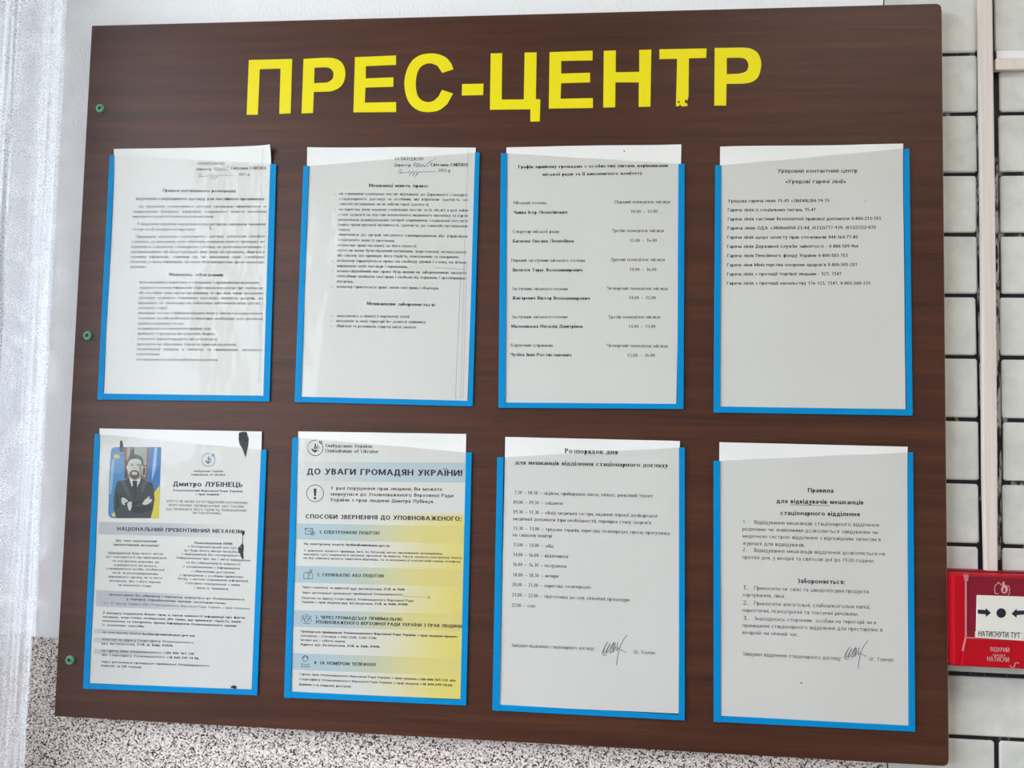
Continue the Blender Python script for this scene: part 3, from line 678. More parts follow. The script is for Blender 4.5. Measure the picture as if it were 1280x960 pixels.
for r in [('A', 360, 440, 1145, 440, 'До відділення стаціонарного догляду громадяни приймаються за', 1), ('A', 327, 472, 1145, 472, 'направленням (путівкою) управління соціального захисту населення', 1),
 ('A', 323, 502, 822, 502, 'виконавчого комітету Ковельської міської ради.'), ('A', 350, 548, 1142, 550, 'У відділенні підопічні знаходяться під наглядом завідувача, медичної'),
 ('A', 320, 580, 710, 582, 'сестри та обслуговуючого персоналу.'), ('A', 345, 626, 1140, 624, "Працівники відділення стаціонарного догляду зобов'язані сумлінно", 1),
 ('A', 315, 657, 1136, 657, "ставитись до виконання своїх обов'язків, поважати гідність громадян, які"), ('A', 313, 688, 1136, 690, 'перебувають у відділенні стаціонарного догляду, не допускати негуманних і'),
 ('A', 310, 719, 1136, 721, 'дискримінаційних дій щодо громадян, яких вони обслуговують, зберігати в'), ('A', 308, 750, 1134, 752, 'таємниці інформацію, отриману під час виконання своїх службових', 1),
 ('A', 306, 780, 1134, 784, "обов'язків, а також інформацію, що може бути використана проти зазначених"), ('A', 306, 811, 403, 811, 'громадян.'),
 ('B', 365, 120, 1103, 122, 'бути ввічливим і коректним у спілкуванні з працівниками відділення;'), ('B', 365, 152, 1127, 155, 'надавати посильну інформацію територіальному центру про тимчасову', 1),
 ('B', 362, 184, 1127, 187, 'або постійну зміну місця проживання та про інші зміни (укладення', 1), ('B', 360, 215, 1125, 218, 'договору довічного утримання (догляду), наявність родичів, які', 1),
 ('B', 358, 246, 1125, 249, "відповідно до законодавства зобов'язані забезпечити йому догляд і", 1), ('B', 358, 277, 535, 277, 'допомогу, тощо)'),
 ('B', 357, 308, 1122, 311, 'відповідає за стан і зберігання наданих йому в тимчасове користування'), ('B', 357, 340, 1122, 344, 'технічних засобів реабілітації та інвентарю, необхідних для організації'),
 ('B', 357, 372, 640, 374, 'надання соціальних послуг;'), ('B', 353, 404, 803, 405, 'дотримуватися встановленого режиму дня;'), ('B', 352, 435, 828, 437, 'приймати ті продукти, які дозволені лікарем;'),
 ('B', 352, 467, 842, 470, 'у кімнатах тримати продукти, які не псуються;'), ('B', 348, 500, 960, 503, 'проводити час відпочинку тільки на території відділення;'),
 ('B', 346, 530, 1118, 536, 'підтримувати порядок в кімнатах та приміщеннях загального', 1), ('B', 345, 561, 488, 562, 'користування;'), ('B', 345, 594, 848, 597, 'не порушувати встановлений режим відділення.')]:
    B1.append((r[0], 'sj' if len(r) > 6 else 's', 18) + r[1:6])
text(p, t, 'printed_text', B1, M_ink)
strokes(p, t, 'list_dash', dashes('B', [(338, 120), (338, 152), (331, 308), (329, 404), (328, 435), (325, 467), (323, 500), (320, 530), (314, 594)]), M_ink)
strokes(p, t, 'signature', hand('A', 2.2, 822, 190, .9, HAND) + hand('A', 2.2, 728, 226, 1.1, DAYW), M_pen)
strokes(p, t, 'scanner_line', [('A', 1.2, [(1130, 80), (1085, 837)]), ('B', 1.4, [(1112, 60), (1100, 740)]), ('B', 1.2, [(1122, 200), (1108, 740)])], M_pen)
strokes(p, t, 'ink_mark', [('A', 5, [(797, 556), (806, 575)]), ('A', 3, [(818, 570), (822, 574)])], M_ink)

# 2 ---- residents' rights
p = Paper(2, (384.2, 184.2), (594.8, 184.6), (584.2, 501.6), (376, 496))
pocket(p, 'blue edged clear pocket second from left in the upper row', (379.7, 207.6), (599.9, 190.9), (591.1, 508.1), (368.5, 502.7), 7, 6, 7, 2)
t = doc(p, 'serif sheet second from left in the upper row, its lower third left blank'); sheet(p, t, M_paper)
text(p, t, 'printed_heading', [('C', 'sb', 20, 877, 185, 1108, 187, 'Світлана СМІТЮХ'), ('C', 'sb', 21, 497, 313, 862, 316, 'Мешканці мають право:'), ('D', 'sb', 21, 484, 252, 905, 260, 'Мешканцям забороняється:')], M_ink)
B2 = [('C', 's', 19.5, 655, 149, 833, 150, 'ЗАТВЕРДЖУЮ'), ('C', 's', 19.5, 652, 187, 755, 188, 'Директор'), ('C', 's', 19.5, 925, 219, 998, 221, '2023 р')]
for r in [('C', 315, 361, 1105, 370, 'на отримання соціальних послуг відповідно до Державного стандарту', 1), ('C', 313, 393, 1107, 400, 'стаціонарного догляду за особами, які втратили здатність до', 1),
 ('C', 312, 424, 865, 430, 'самообслуговування чи не набули такої здатності;'), ('C', 313, 458, 1107, 465, 'на перегляд умов надання соціальних послуг та їх обсягу в разі зміни'),
 ('C', 310, 490, 1105, 498, "стану здоров'я на підставі поновленого медичного висновку та карти", 1), ('C', 308, 522, 1103, 530, 'визначення індивідуальних потреб отримувача соціальної послуги', 1),
 ('C', 308, 552, 1103, 562, '(зміна групи рухової активності, здатність до самообслуговування', 1), ('C', 308, 582, 380, 584, 'тощо);'),
 ('C', 308, 613, 1103, 625, 'звертатися до органів місцевого самоврядування або управління', 1), ('C', 307, 645, 655, 653, 'соціального захисту населення;'),
 ('C', 305, 678, 790, 686, 'кожен має право на повагу до його гідності;'), ('C', 305, 710, 1098, 722, 'ніхто не може бути підданий катуванню, жорстокому, нелюдському', 1),
 ('C', 303, 742, 1052, 752, 'або такому, що принижує його гідність, поводженню та покаранню;'), ('C', 303, 774, 1098, 785, 'кожному гарантується право на свободу думки і слова, на вільне', 1),
 ('C', 302, 806, 738, 813, 'вираження своїх поглядів і переконань;'), ('D', 302, 50, 1097, 62, 'кожен підопічний має право будь-якими не забороненими законом', 1),
 ('D', 301, 81, 1095, 95, 'способами захищати свої права і свободи від порушень і протиправних', 1), ('D', 300, 114, 403, 116, 'посягань;'),
 ('D', 300, 146, 928, 157, "кожному гарантується право знати свої права і обов'язки."), ('D', 298, 326, 747, 331, 'знаходитись в кімнаті у верхньому одязі;'),
 ('D', 297, 357, 847, 365, 'виходити за межі території без дозволу керівника;'), ('D', 296, 388, 790, 397, 'зберігати та розпивати спиртні напої, палити.')]:
    B2.append((r[0], 'sj' if len(r) > 6 else 's', 18.5) + r[1:6])
text(p, t, 'printed_text', B2, M_ink)
strokes(p, t, 'list_dash', dashes('C', [(285, 361), (283, 458), (277, 613), (275, 678), (273, 710), (271, 774)]) + dashes('D', [(270, 50), (266, 146), (265, 326), (264, 357), (263, 388)]), M_ink)
strokes(p, t, 'signature', hand('C', 2.4, 768, 164, 1.0, HAND) + [('C', 2, [(860, 170), (912, 135)])] + hand('C', 2.4, 678, 204, 1.15, DAYW), M_pen)
strokes(p, t, 'scanner_line', [('C', 1.2, [(1110, 80), (1080, 837)]), ('D', 1.6, [(1062, 60), (1030, 830)]), ('D', 1.2, [(1085, 0), (1062, 830)]), ('D', 1.2, [(1098, 0), (1078, 830)]), ('D', 1.6, [(905, 22), (1010, 27), (1093, 34)])], M_pen)

# 3 ---- reception hours
p = Paper(3, (633, 184.2), (851.7, 180.6), (845.4, 505.2), (630.3, 503.6))
pocket(p, 'blue edged clear pocket third from left in the upper row, around the reception timetable', (626.2, 191.7), (855.8, 205.1), (854.3, 511.4), (623.2, 509.8), 7.8, 7.8, 6.6, 3)
t = doc(p, 'two-column serif timetable sheet third from left in the upper row'); sheet(p, t, M_paper)
text(p, t, 'printed_heading', [('E', 'sb', 20, 186, 199, 1106, 190, 'Графік прийому громадян з особистих питань керівниками'), ('E', 'sb', 20, 335, 245, 947, 238, 'міської ради та її виконавчого комітету'),
 ('E', 'sb', 20, 158, 480, 487, 478, 'Чайка Ігор Леонтійович'), ('E', 'sb', 20, 153, 656, 527, 655, 'Багнова Оксана Леонтіївна'), ('E', 'sb', 20, 150, 833, 578, 833, 'Яковлєв Тарас Володимирович'),
 ('F', 'sb', 20, 148, 218, 625, 220, 'Жигаревич Віктор Володимирович'), ('F', 'sb', 20, 143, 392, 582, 393, 'Маленицька Наталія Дмитрівна'), ('F', 'sb', 20, 138, 566, 512, 569, 'Чуліна Іван Ростиславович')], M_ink)
text(p, t, 'printed_text', [('E', 's', 19.5, 158, 420, 357, 420, 'Міський голова'), ('E', 's', 19.5, 780, 415, 1120, 413, 'Перший понеділок місяця'), ('E', 's', 19, 878, 474, 1043, 472, '10.00 – 12.00'),
 ('E', 's', 19.5, 153, 597, 436, 597, 'Секретар міської ради'), ('E', 's', 19.5, 763, 591, 1082, 591, 'Третій понеділок місяця'), ('E', 's', 19, 872, 652, 1038, 651, '15.00 – 16.00'),
 ('E', 's', 19.5, 143, 774, 596, 774, 'Перший заступник міського голови'), ('E', 's', 19.5, 755, 769, 1087, 769, 'Другий понеділок місяця'), ('E', 's', 19, 870, 830, 1036, 830, '14.00 – 16.00'),
 ('F', 's', 19.5, 148, 160, 490, 162, 'Заступник міського голови'), ('F', 's', 19.5, 733, 158, 1105, 160, 'Четвертий понеділок місяця'), ('F', 's', 19, 866, 217, 1033, 217, '14.00 – 15.00'),
 ('F', 's', 19.5, 145, 334, 487, 334, 'Заступник міського голови'), ('F', 's', 19.5, 740, 335, 1058, 335, 'Третій понеділок місяця'), ('F', 's', 19, 863, 393, 1030, 393, '14.00 – 15.00'),
 ('F', 's', 19.5, 140, 508, 397, 510, 'Керуючий справами'), ('F', 's', 19.5, 732, 510, 1105, 514, 'Четвертий понеділок місяця'), ('F', 's', 19, 857, 571, 1027, 571, '15.00 – 16.00')], M_ink)
poly(p, t, 'ink_speck', [('E', circ(838, 94, 4.5, n=8)[:-1])], M_ink)

# 4 ---- hot lines
p = Paper(4, (900, 183.7), (1128.5, 180.1), (1132.1, 511.5), (899.4, 508.2))
pocket(p, 'blue edged clear pocket at the top right of the board, around the telephone list', (894.1, 206.9), (1136.3, 186.2), (1140.5, 519.7), (892, 515.7), 7.3, 7.2, 7.6, 4)
t = doc(p, 'sans-serif telephone list with a blank lower half, top right on the board'); sheet(p, t, M_paper)
text(p, t, 'printed_heading', [('G', 'nm', 23, 437, 218, 908, 216, 'Урядовий контактний центр'), ('G', 'nm', 23, 483, 280, 840, 280, '«Урядові гарячі лінії»')], M_ink)
text(p, t, 'printed_text', [('G' if y < 900 else 'H', 'nm', 19, x0, y if y < 900 else 75, x1, y1, s_) for x0, y, x1, y1, s_ in [
 (142, 394, 743, 391, 'Урядова гаряча лінія 15-45 +38(044)284-19-15'), (141, 447, 662, 445, 'Гаряча лінія із соціальних питань 15-47'), (141, 501, 1048, 497, 'Гаряча лінія системи безоплатної правової допомоги 0-800-213-103'),
 (140, 555, 1018, 550, 'Гаряча лінія ОДА +38(066)050-23-44, (0332)777-939, (0332)722-070'), (139, 609, 911, 607, 'Гаряча лінія щодо захисту прав споживачів 044-364-77-80'),
 (138, 663, 915, 661, 'Гаряча лінія Державної служби зайнятості - 0-800-509-966'), (138, 718, 852, 716, 'Гаряча лінія Пенсійного фонду України 0-800-503-753'),
 (137, 773, 908, 771, 'Гаряча ліня Міністерства охорони здоров’я 0-800-505-201'), (137, 827, 814, 825, 'Гаряча лінія з протидії торгівлі людьми - 527, 1547'), (136, 999, 985, 75, 'Гаряча лінія з протидії насильству 116-123, 1547, 0-800-500-335')]], M_ink)
poly(p, t, 'ink_speck', [('G', circ(957, 385, 3, n=8)[:-1])], M_ink)

# 5 ---- leaflet with the portrait
def mixc(a, b, t): return tuple(a[i] * (1 - t) + b[i] * t for i in range(3)) + (1,)
def sm(a, b, x): t = min(1, max(0, (x - a) / (b - a))); return t * t * (3 - 2 * t)
W_ = col(232, 232, 230)
p = Paper(5, (125.2, 535.5), (327.7, 539.4), (314.5, 862), (112, 854.4))
pocket(p, 'blue edged clear pocket at the bottom left of the board', (118.9, 542.7), (333.8, 562.2), (322, 869.1), (104.3, 860.6), 7, 7.2, 6.8, 5)
t = doc(p, 'leaflet with a portrait photo and black smudges, bottom left on the board'); sheet(p, t, M_paper)
def band(par, parent, crop, c4, colour, off=.00006): return sheet(par, parent, M_print, colour, 16, 3, 'colour_band', [D(crop, *k) for k in c4], off)
g1 = col(196, 199, 208)
band(p, t, 'I', [(172, 625), (1190, 648), (1183, 735), (167, 705)], lambda u, v: mixc(g1, W_, sm(.35, .95, u)))
band(p, t, 'J', [(152, 240), (1120, 285), (1112, 385), (147, 344)], lambda u, v: mixc(g1, W_, sm(.3, .8, u)))
for ya in (490, 545, 618): band(p, t, 'J', [(140, ya - 6), (760, ya + 16), (758, ya + 46), (138, ya + 24)], lambda u, v: mixc(col(204, 207, 212), W_, sm(.3, .9, u)))
text(p, t, 'printed_heading', [('I', 'nb', 32, 647, 398, 1090, 404, 'Дмитро ЛУБІНЕЦЬ'), ('I', 'nb', 13, 645, 430, 1090, 437, 'Уповноважений Верховної Ради України'), ('I', 'nb', 13, 790, 455, 940, 457, 'з прав людини'),
 ('I', 'nb', 25, 288, 682, 1088, 701, 'НАЦІОНАЛЬНИЙ ПРЕВЕНТИВНИЙ МЕХАНІЗМ'), ('I', 'nb', 15, 280, 752, 540, 758, 'Що таке національний'), ('I', 'nb', 15, 265, 778, 555, 786, 'превентивний механізм?'),
 ('I', 'nb', 15, 783, 768, 1028, 774, 'Повноваження НПМ:'), ('J', 'nb', 14, 232, 275, 1088, 307, '«Кожен може без обмежень і перешкод звернутися до Уповноваженого'), ('J', 'nb', 14, 345, 303, 970, 330, 'у порядку, передбаченому чинним законодавством»'),
 ('J', 'nb', 14, 195, 390, 1090, 422, 'У випадку порушення Ваших прав, а також наявності інформації про факти'), ('J', 'nb', 14, 195, 415, 1065, 447, 'катувань, жорстоких, нелюдських або таких, що принижує гідність, видів'),
 ('J', 'nb', 14, 193, 440, 1037, 473, 'поводження та покарання, прошу інформувати Уповноваженого одним'), ('J', 'nb', 14, 192, 466, 457, 477, 'із зазначених способів:'),
 ('J', 'nb', 14, 445, 524, 777, 535, 'hotline@ombudsman.gov.ua;'), ('J', 'nb', 14, 188, 583, 637, 599, 'вул. Інститутська, 21/8, м. Київ, 01008;'), ('J', 'nb', 14, 575, 643, 770, 650, '+380 800 501 720'), ('J', 'nb', 14, 597, 672, 803, 679, '+38 044 299 74 08,')], M_navy)
text(p, t, 'printed_text', [('I', 'nm', 13, 780, 307, 967, 308, 'Омбудсман України'), ('I', 'nm', 13, 763, 330, 980, 331, 'Ombudsman of Ukraine'),
 ('I', 'n', 15, 603, 500, 1127, 513, '«НІХТО НЕ МОЖЕ БУТИ ПІДДАНИЙ КАТУВАННЮ,'), ('I', 'n', 15, 617, 526, 1105, 537, 'ЖОРСТОКОМУ, НЕЛЮДСЬКОМУ АБО ТАКОМУ,'), ('I', 'n', 15, 603, 551, 1117, 562, 'ЩО ПРИНИЖУЄ ЙОГО ГІДНІСТЬ, ПОВОДЖЕННЮ'), ('I', 'n', 15, 770, 576, 953, 580, 'ЧИ ПОКАРАННЮ»'),
 ('I', 'nm', 14, 232, 831, 585, 838, 'Відвідування будь-якого місця,'), ('J', 'nm', 14, 213, 35, 595, 45, 'що знаходиться під юрисдикцією'), ('J', 'nm', 14, 253, 62, 548, 71, 'та контролем держави, де'), ('J', 'nm', 14, 265, 87, 533, 96, 'утримуються чи можуть'),
 ('J', 'nm', 14, 218, 110, 580, 120, 'утримуватися особи, позбавлені'), ('J', 'nm', 14, 258, 136, 540, 146, 'волі, за розпорядженням'), ('J', 'nm', 14, 228, 161, 568, 172, 'державного органу чи за його'), ('J', 'nm', 14, 237, 187, 557, 198, 'вказівкою, або з його відома'), ('J', 'nm', 14, 290, 214, 500, 222, 'чи мовчазної згоди.'),
 ('I', 'nm', 14, 740, 789, 1050, 800, '✓ безперешкодний доступ'), ('I', 'nm', 14, 718, 814, 1090, 826, 'до будь-якого місця несвободи;'), ('I', 'nm', 14, 700, 838, 1080, 850, '✓ відвідування без попереднього'),
 ('J', 'nm', 14, 657, 42, 1127, 60, 'повідомлення про час і мету відвідувань'), ('J', 'nm', 14, 718, 72, 1065, 85, 'та без обмеження їх кількості;'), ('J', 'nm', 14, 700, 98, 1060, 111, '✓ ознайомлення з інформацією'), ('J', 'nm', 14, 752, 127, 1028, 137, 'з обмеженим доступом;'),
 ('J', 'nm', 14, 678, 151, 1082, 165, '✓ проведення з особами приватних'), ('J', 'nm', 14, 668, 174, 1110, 190, 'бесід, з метою отримання інформації'), ('J', 'nm', 14, 715, 202, 1060, 215, 'стосовно поводження з ними'), ('J', 'nm', 14, 775, 232, 990, 240, 'і умов їх тримання.'),
 ('J', 'n', 14, 200, 328, 1120, 364, '(ст. 21 Закону України «Про Уповноваженого Верховної Ради України з прав людини»)'),
 ('J', 'nm', 14, 192, 511, 437, 522, 'на електронну пошту:'), ('J', 'nm', 14, 190, 556, 765, 579, 'поштою на адресу Секретаріату Уповноваженого'), ('J', 'nm', 14, 187, 628, 565, 643, 'на гарячу лінію Уповноваженого:'),
 ('J', 'nm', 14, 187, 655, 588, 671, 'або Секретаріату Уповноваженого:'), ('J', 'nm', 14, 185, 698, 867, 726, 'через регіональні громадські приймальні Уповноваженого'), ('J', 'nm', 14, 183, 722, 437, 734, '(перелік за QR кодом)')], M_navy)
def logo(par, parent, crop, cx, cy, r, m):
    k = r / 230
    f = lambda pts: [(cx + (x - 460) * k, cy + (y - 475) * k) for x, y in pts]
    o = strokes(par, parent, 'logo_ring', [(crop, 20 * k, circ(cx, cy, r, -245 + 100, -80 + 0, 30)), (crop, 20 * k, circ(cx, cy, r, -35, 160, 30)), (crop, 12 * k, circ(cx, cy, r, 160, 215, 12))], m)
    poly(par, o, 'hand_emblem', [(crop, f([(335, 500), (375, 495), (430, 550), (500, 520), (520, 560), (470, 610), (420, 605), (385, 575)])), (crop, f([(425, 500), (450, 350), (480, 350), (485, 400), (460, 520), (440, 530)])),
        (crop, f([(480, 470), (545, 385), (562, 405), (500, 500), (480, 510)])), (crop, f([(520, 500), (585, 455), (600, 470), (540, 505), (500, 540)])), (crop, f([(520, 545), (575, 540), (570, 565), (525, 570)])),
        (crop, f([(575, 265), (600, 265), (600, 330), (575, 330)])), (crop, f([(612, 265), (632, 265), (632, 370), (612, 370)])), (crop, f([(645, 265), (668, 265), (668, 330), (645, 330)])), (crop, f([(585, 330), (660, 330), (650, 350), (595, 350)]))], m, .00014)
M_lblue = mat('steel_blue_print', col(80, 122, 158), .6)
logo(p, t, 'V', 398, 380, 158, M_lblue)
PC = {k: mat('photo_' + k, col(*c), .6, .25) for k, c in dict(flag_blue=(78, 142, 196), deep_blue=(64, 118, 184), light_blue=(150, 188, 222), wood=(140, 102, 84), shelf_grey=(160, 168, 166), shelf_dark=(70, 62, 60), yellow=(222, 206, 60), star=(222, 204, 92), suit=(62, 70, 78), suit_dark=(40, 46, 54),
      suit_light=(84, 92, 100), shirt=(214, 216, 212), skin=(206, 204, 198), skin_shade=(160, 158, 154), hair=(78, 78, 78), beard=(98, 96, 94), tie=(48, 56, 68)).items()}
pf = poly(p, t, 'portrait_photo', [('P', [(118, 80), (655, 82), (640, 500), (625, 893), (100, 893), (62, 880), (48, 845), (60, 420), (78, 130), (92, 95)])], PC['flag_blue'], .00008)
pf['label'] = 'colour photo of a person in a dark suit with folded arms between two flags'
Q = []
def ph(name, key, pts, lv):
    for q in pts: poly(p, pf, name, [('P', q)], PC[key], .00008 + .00003 * lv)
ph('bookcase', 'wood', [[(215, 80), (520, 82), (500, 470), (240, 470)]], 1)
ph('bookcase_glass', 'shelf_grey', [[(345, 84), (490, 84), (480, 285), (420, 285), (345, 180)], [(430, 305), (480, 305), (470, 430), (430, 400)], [(262, 84), (300, 84), (290, 200), (262, 240)]], 2)
ph('bookcase_shelf', 'shelf_dark', [[(300, 120), (345, 120), (345, 170), (300, 175)], [(240, 230), (262, 220), (262, 440), (235, 440)], [(448, 320), (470, 320), (462, 400), (446, 400)]], 3)
ph('flag', 'deep_blue', [[(528, 84), (655, 84), (636, 500), (590, 590), (490, 480), (500, 300)]], 3)
ph('flag', 'light_blue', [[(575, 90), (610, 90), (590, 330), (550, 460), (545, 420), (560, 250)], [(90, 230), (120, 220), (100, 500), (80, 620), (62, 620), (70, 420)]], 4)
ph('flag', 'yellow', [[(634, 525), (626, 893), (515, 893), (560, 620), (600, 565)]], 4)
def star(cx, cy, r): return [(cx + (r if k % 2 == 0 else r * .42) * math.sin(k * math.pi / 5), cy - (r if k % 2 == 0 else r * .42) * math.cos(k * math.pi / 5)) for k in range(10)]
ph('flag_star', 'star', [star(145, 185, 42), star(118, 850, 34)], 4)
ph('suit', 'suit', [[(288, 435), (330, 470), (380, 470), (422, 430), (470, 465), (548, 490), (570, 560), (578, 680), (560, 790), (530, 893), (140, 893), (115, 800), (108, 680), (125, 560), (155, 470), (250, 455)]], 5)
ph('suit_fold', 'suit_dark', [[(180, 620), (330, 700), (470, 690), (330, 760), (200, 690)], [(330, 770), (540, 740), (570, 720), (545, 800), (400, 840), (320, 820)], [(140, 600), (165, 620), (180, 760), (130, 800)]], 6)
ph('suit_fold', 'suit_light', [[(180, 470), (240, 465), (300, 640), (280, 640)], [(430, 470), (500, 480), (440, 600), (420, 600)], [(384, 848), (398, 845), (400, 862), (386, 864)]], 6)
ph('shirt', 'shirt', [[(288, 425), (300, 430), (345, 460), (400, 440), (422, 415), (412, 470), (368, 555), (345, 520), (318, 530), (296, 470)]], 7)
ph('tie', 'tie', [[(325, 465), (380, 465), (365, 500), (372, 640), (345, 690), (325, 640), (335, 500)]], 8)
ph('face', 'skin', [[(272, 230), (300, 190), (380, 185), (432, 225), (446, 300), (440, 330), (428, 345), (420, 400), (385, 435), (345, 450), (305, 435), (280, 395), (272, 345), (258, 330), (256, 295), (268, 290)]], 8)
ph('face_shade', 'skin_shade', [[(400, 300), (432, 260), (434, 340), (415, 400), (395, 420), (405, 350)]], 9)
ph('beard', 'beard', [[(290, 370), (320, 348), (345, 342), (375, 348), (402, 372), (410, 400), (385, 434), (345, 449), (310, 436), (288, 400)]], 9)
ph('mouth_area', 'skin', [[(318, 368), (345, 360), (380, 368), (378, 395), (345, 402), (318, 392)]], 10)
ph('moustache', 'hair', [[(312, 362), (345, 345), (382, 362), (378, 370), (345, 358), (316, 370)], [(328, 384), (368, 384), (350, 390)], [(332, 402), (362, 402), (350, 425)]], 11)
ph('hair', 'hair', [[(266, 290), (268, 230), (285, 190), (330, 165), (385, 168), (425, 190), (446, 230), (448, 300), (436, 290), (425, 235), (390, 215), (340, 215), (300, 225), (280, 250), (274, 290)]], 10)
ph('eye', 'hair', [[(300, 275), (338, 275), (336, 282), (302, 283)], [(372, 275), (415, 275), (412, 283), (374, 282)], [(308, 292), (334, 290), (332, 298), (310, 299)], [(378, 290), (404, 292), (402, 299), (380, 298)], [(340, 320), (362, 320), (356, 326), (346, 326)]], 11)
ph('hand', 'skin', [[(200, 660), (225, 655), (275, 690), (270, 705), (235, 720), (240, 745), (212, 735), (200, 700)], [(265, 720), (290, 702), (320, 705), (316, 760), (300, 808), (282, 800), (270, 760)],
    [(438, 722), (470, 680), (515, 642), (524, 650), (505, 672), (542, 672), (546, 690), (540, 705), (500, 735), (470, 742), (440, 735)]], 8)
ph('wristwatch', 'suit_dark', [[(236, 718), (268, 705), (274, 715), (245, 745)]], 9)
poly(p, t, 'black_smudge', [('I', [(1072, 56), (1100, 48), (1122, 52), (1133, 95), (1128, 140), (1118, 180), (1112, 214), (1104, 195), (1092, 160), (1074, 130), (1068, 95)]),
   ('I', [(1085, 690), (1100, 680), (1106, 695), (1098, 715), (1086, 708)]), ('I', [(1070, 785), (1092, 760), (1100, 790), (1094, 830), (1098, 862), (1084, 850), (1066, 815), (1060, 795)]),
   ('J', [(1062, 10), (1082, 15), (1084, 45), (1070, 42)]), ('I', [(303, 165), (310, 105), (322, 108), (330, 150), (326, 178), (310, 180)]), ('I', [(1090, 700), (1094, 700), (1092, 765), (1088, 765)]),
   ('J', [(1000, 858), (1008, 845), (1030, 843), (1040, 855), (1035, 864)])], M_stain, .0003)

# 6 ---- yellow and blue poster
p = Paper(6, (373.1, 539.2), (582.7, 542.4), (575.9, 874), (363.1, 865.4))
pocket(p, 'blue edged clear pocket second from left in the lower row, holding the poster', (365.9, 546.9), (590, 565.5), (583, 881.7), (355.4, 871.7), 7.4, 7.4, 7.2, 6)
t = doc(p, 'poster with pale blue bands and a yellow right side, second from left below')
Yw, Bl = col(240, 226, 126), col(188, 211, 222)
def c6(u, v): return mixc(W_, Yw, sm(.38, 1.0, u + .12 * (v - .6)) * (sm(.30, .315, v)) * (.85 + .15 * v))
sheet(p, t, M_print, c6, 40, 140)
def bb6(c4, crop, f): return band(p, t, crop, c4, f)
bb6([(142, 238), (1190, 243), (1188, 368), (137, 358)], 'K', lambda u, v: mixc(W_, col(196, 213, 222), .25 + .75 * sm(0, .6, u)))
for crop, c4 in (('K', [(133, 624), (1180, 642), (1178, 750), (124, 724)]), ('L', [(119, 36), (1175, 62), (1174, 170), (112, 140)]), ('L', [(107, 314), (1171, 340), (1169, 448), (104, 418)]), ('L', [(101, 584), (1166, 622), (1164, 728), (97, 688)])):
    bb6(c4, crop, lambda u, v: mixc(Bl, col(234, 222, 142), sm(.15, .85, u)))
text(p, t, 'printed_heading', [('K', 'nb', 38, 195, 316, 1168, 327, 'ДО УВАГИ ГРОМАДЯН УКРАЇНИ!'), ('K', 'nb', 27, 185, 593, 1163, 608, 'СПОСОБИ ЗВЕРНЕННЯ ДО УПОВНОВАЖЕНОГО:'),
 ('K', 'nb', 20, 270, 688, 650, 695, '1. ЕЛЕКТРОННОЮ ПОШТОЮ'), ('K', 'nb', 14, 175, 758, 712, 771, 'На електронну пошту: hotline@ombudsman.gov.ua'), ('L', 'nb', 20, 258, 102, 678, 110, '2. СКРИНЬКОЮ АБО ПОШТОЮ'),
 ('L', 'nb', 14, 470, 187, 807, 191, 'вул. Інститутська, 21/8, м. Київ'), ('L', 'nb', 14, 412, 277, 830, 286, 'вул. Інститутська, 21/8, м. Київ, 01008.'), ('L', 'nb', 20, 247, 368, 792, 383, '3. ЧЕРЕЗ ГРОМАДСЬКУ ПРИЙМАЛЬНЮ'),
 ('L', 'nb', 20, 247, 398, 1166, 427, 'УПОВНОВАЖЕНОГО ВЕРХОВНОЇ РАДИ УКРАЇНИ З ПРАВ ЛЮДИНИ'), ('L', 'nb', 14, 155, 454, 1140, 488, 'Громадська приймальня Уповноваженого Верховної Ради України з прав людини працює:'),
 ('L', 'nb', 14, 153, 536, 652, 552, 'Адреса: вул. Інститутська, 21/8, м. Київ, 01008.'), ('L', 'nb', 20, 238, 654, 627, 668, '4. ЗА НОМЕРОМ ТЕЛЕФОНУ'),
 ('L', 'nb', 14, 892, 755, 1127, 764, '+380-800-501-720 або'), ('L', 'nb', 14, 905, 785, 1110, 794, '+38 044-299-74-08.'), ('L', 'nb', 14, 143, 787, 473, 801, 'Дзвінки з-за кордону доступні.')], M_ink)
text(p, t, 'printed_text', [('K', 'nm', 21, 310, 146, 603, 150, 'Омбудсман України'), ('K', 'nm', 21, 308, 178, 642, 183, 'Ombudsman of Ukraine'),
 ('K', 'nm', 21, 342, 412, 1043, 420, 'У разі порушення прав людини, Ви можете'), ('K', 'nm', 21, 340, 449, 1113, 460, 'звернутися до Уповноваженого Верховної Ради'), ('K', 'nm', 21, 340, 485, 990, 497, 'України з прав людини Дмитра Лубінця.'),
 ('K', 'nm', 13, 173, 800, 1047, 820, "У зверненні зазначте прізвище, ім'я, по батькові, місце проживання громадянина,"), ('K', 'nm', 13, 173, 823, 1168, 846, 'викладіть суть порушеного питання, прохання чи вимоги. Також зазначте електронну пошту,'), ('K', 'nm', 13, 172, 846, 1157, 870, 'на яку заявнику можуть надіслати відповідь, та за можливості контактний номер телефону'),
 ('L', 'nm', 14, 163, 176, 463, 184, 'Через скриньку за адресою:'), ('L', 'nm', 14, 163, 211, 797, 224, 'Через регіональні громадські приймальні Уповноваженого'), ('L', 'nm', 14, 162, 244, 862, 263, 'Поштою на адресу Секретаріату Уповноваженого Верховної Ради'), ('L', 'nm', 14, 162, 269, 405, 276, 'України з прав людини:'),
 ('L', 'nm', 14, 155, 481, 632, 498, "понеділок – п'ятниця з 9:00–13:00; 13:45–17:00;"), ('L', 'nm', 14, 155, 507, 435, 518, 'вихідні дні – субота, неділя.'),
 ('L', 'nm', 14, 147, 723, 885, 754, 'Гаряча лінія Уповноваженого Верховної Ради України з прав людини:'), ('L', 'nm', 14, 145, 754, 898, 785, 'Секретаріату Уповноваженого Верховної Ради України з прав людини:')], M_ink)
logo(p, t, 'T', 460, 475, 232, M_navy)
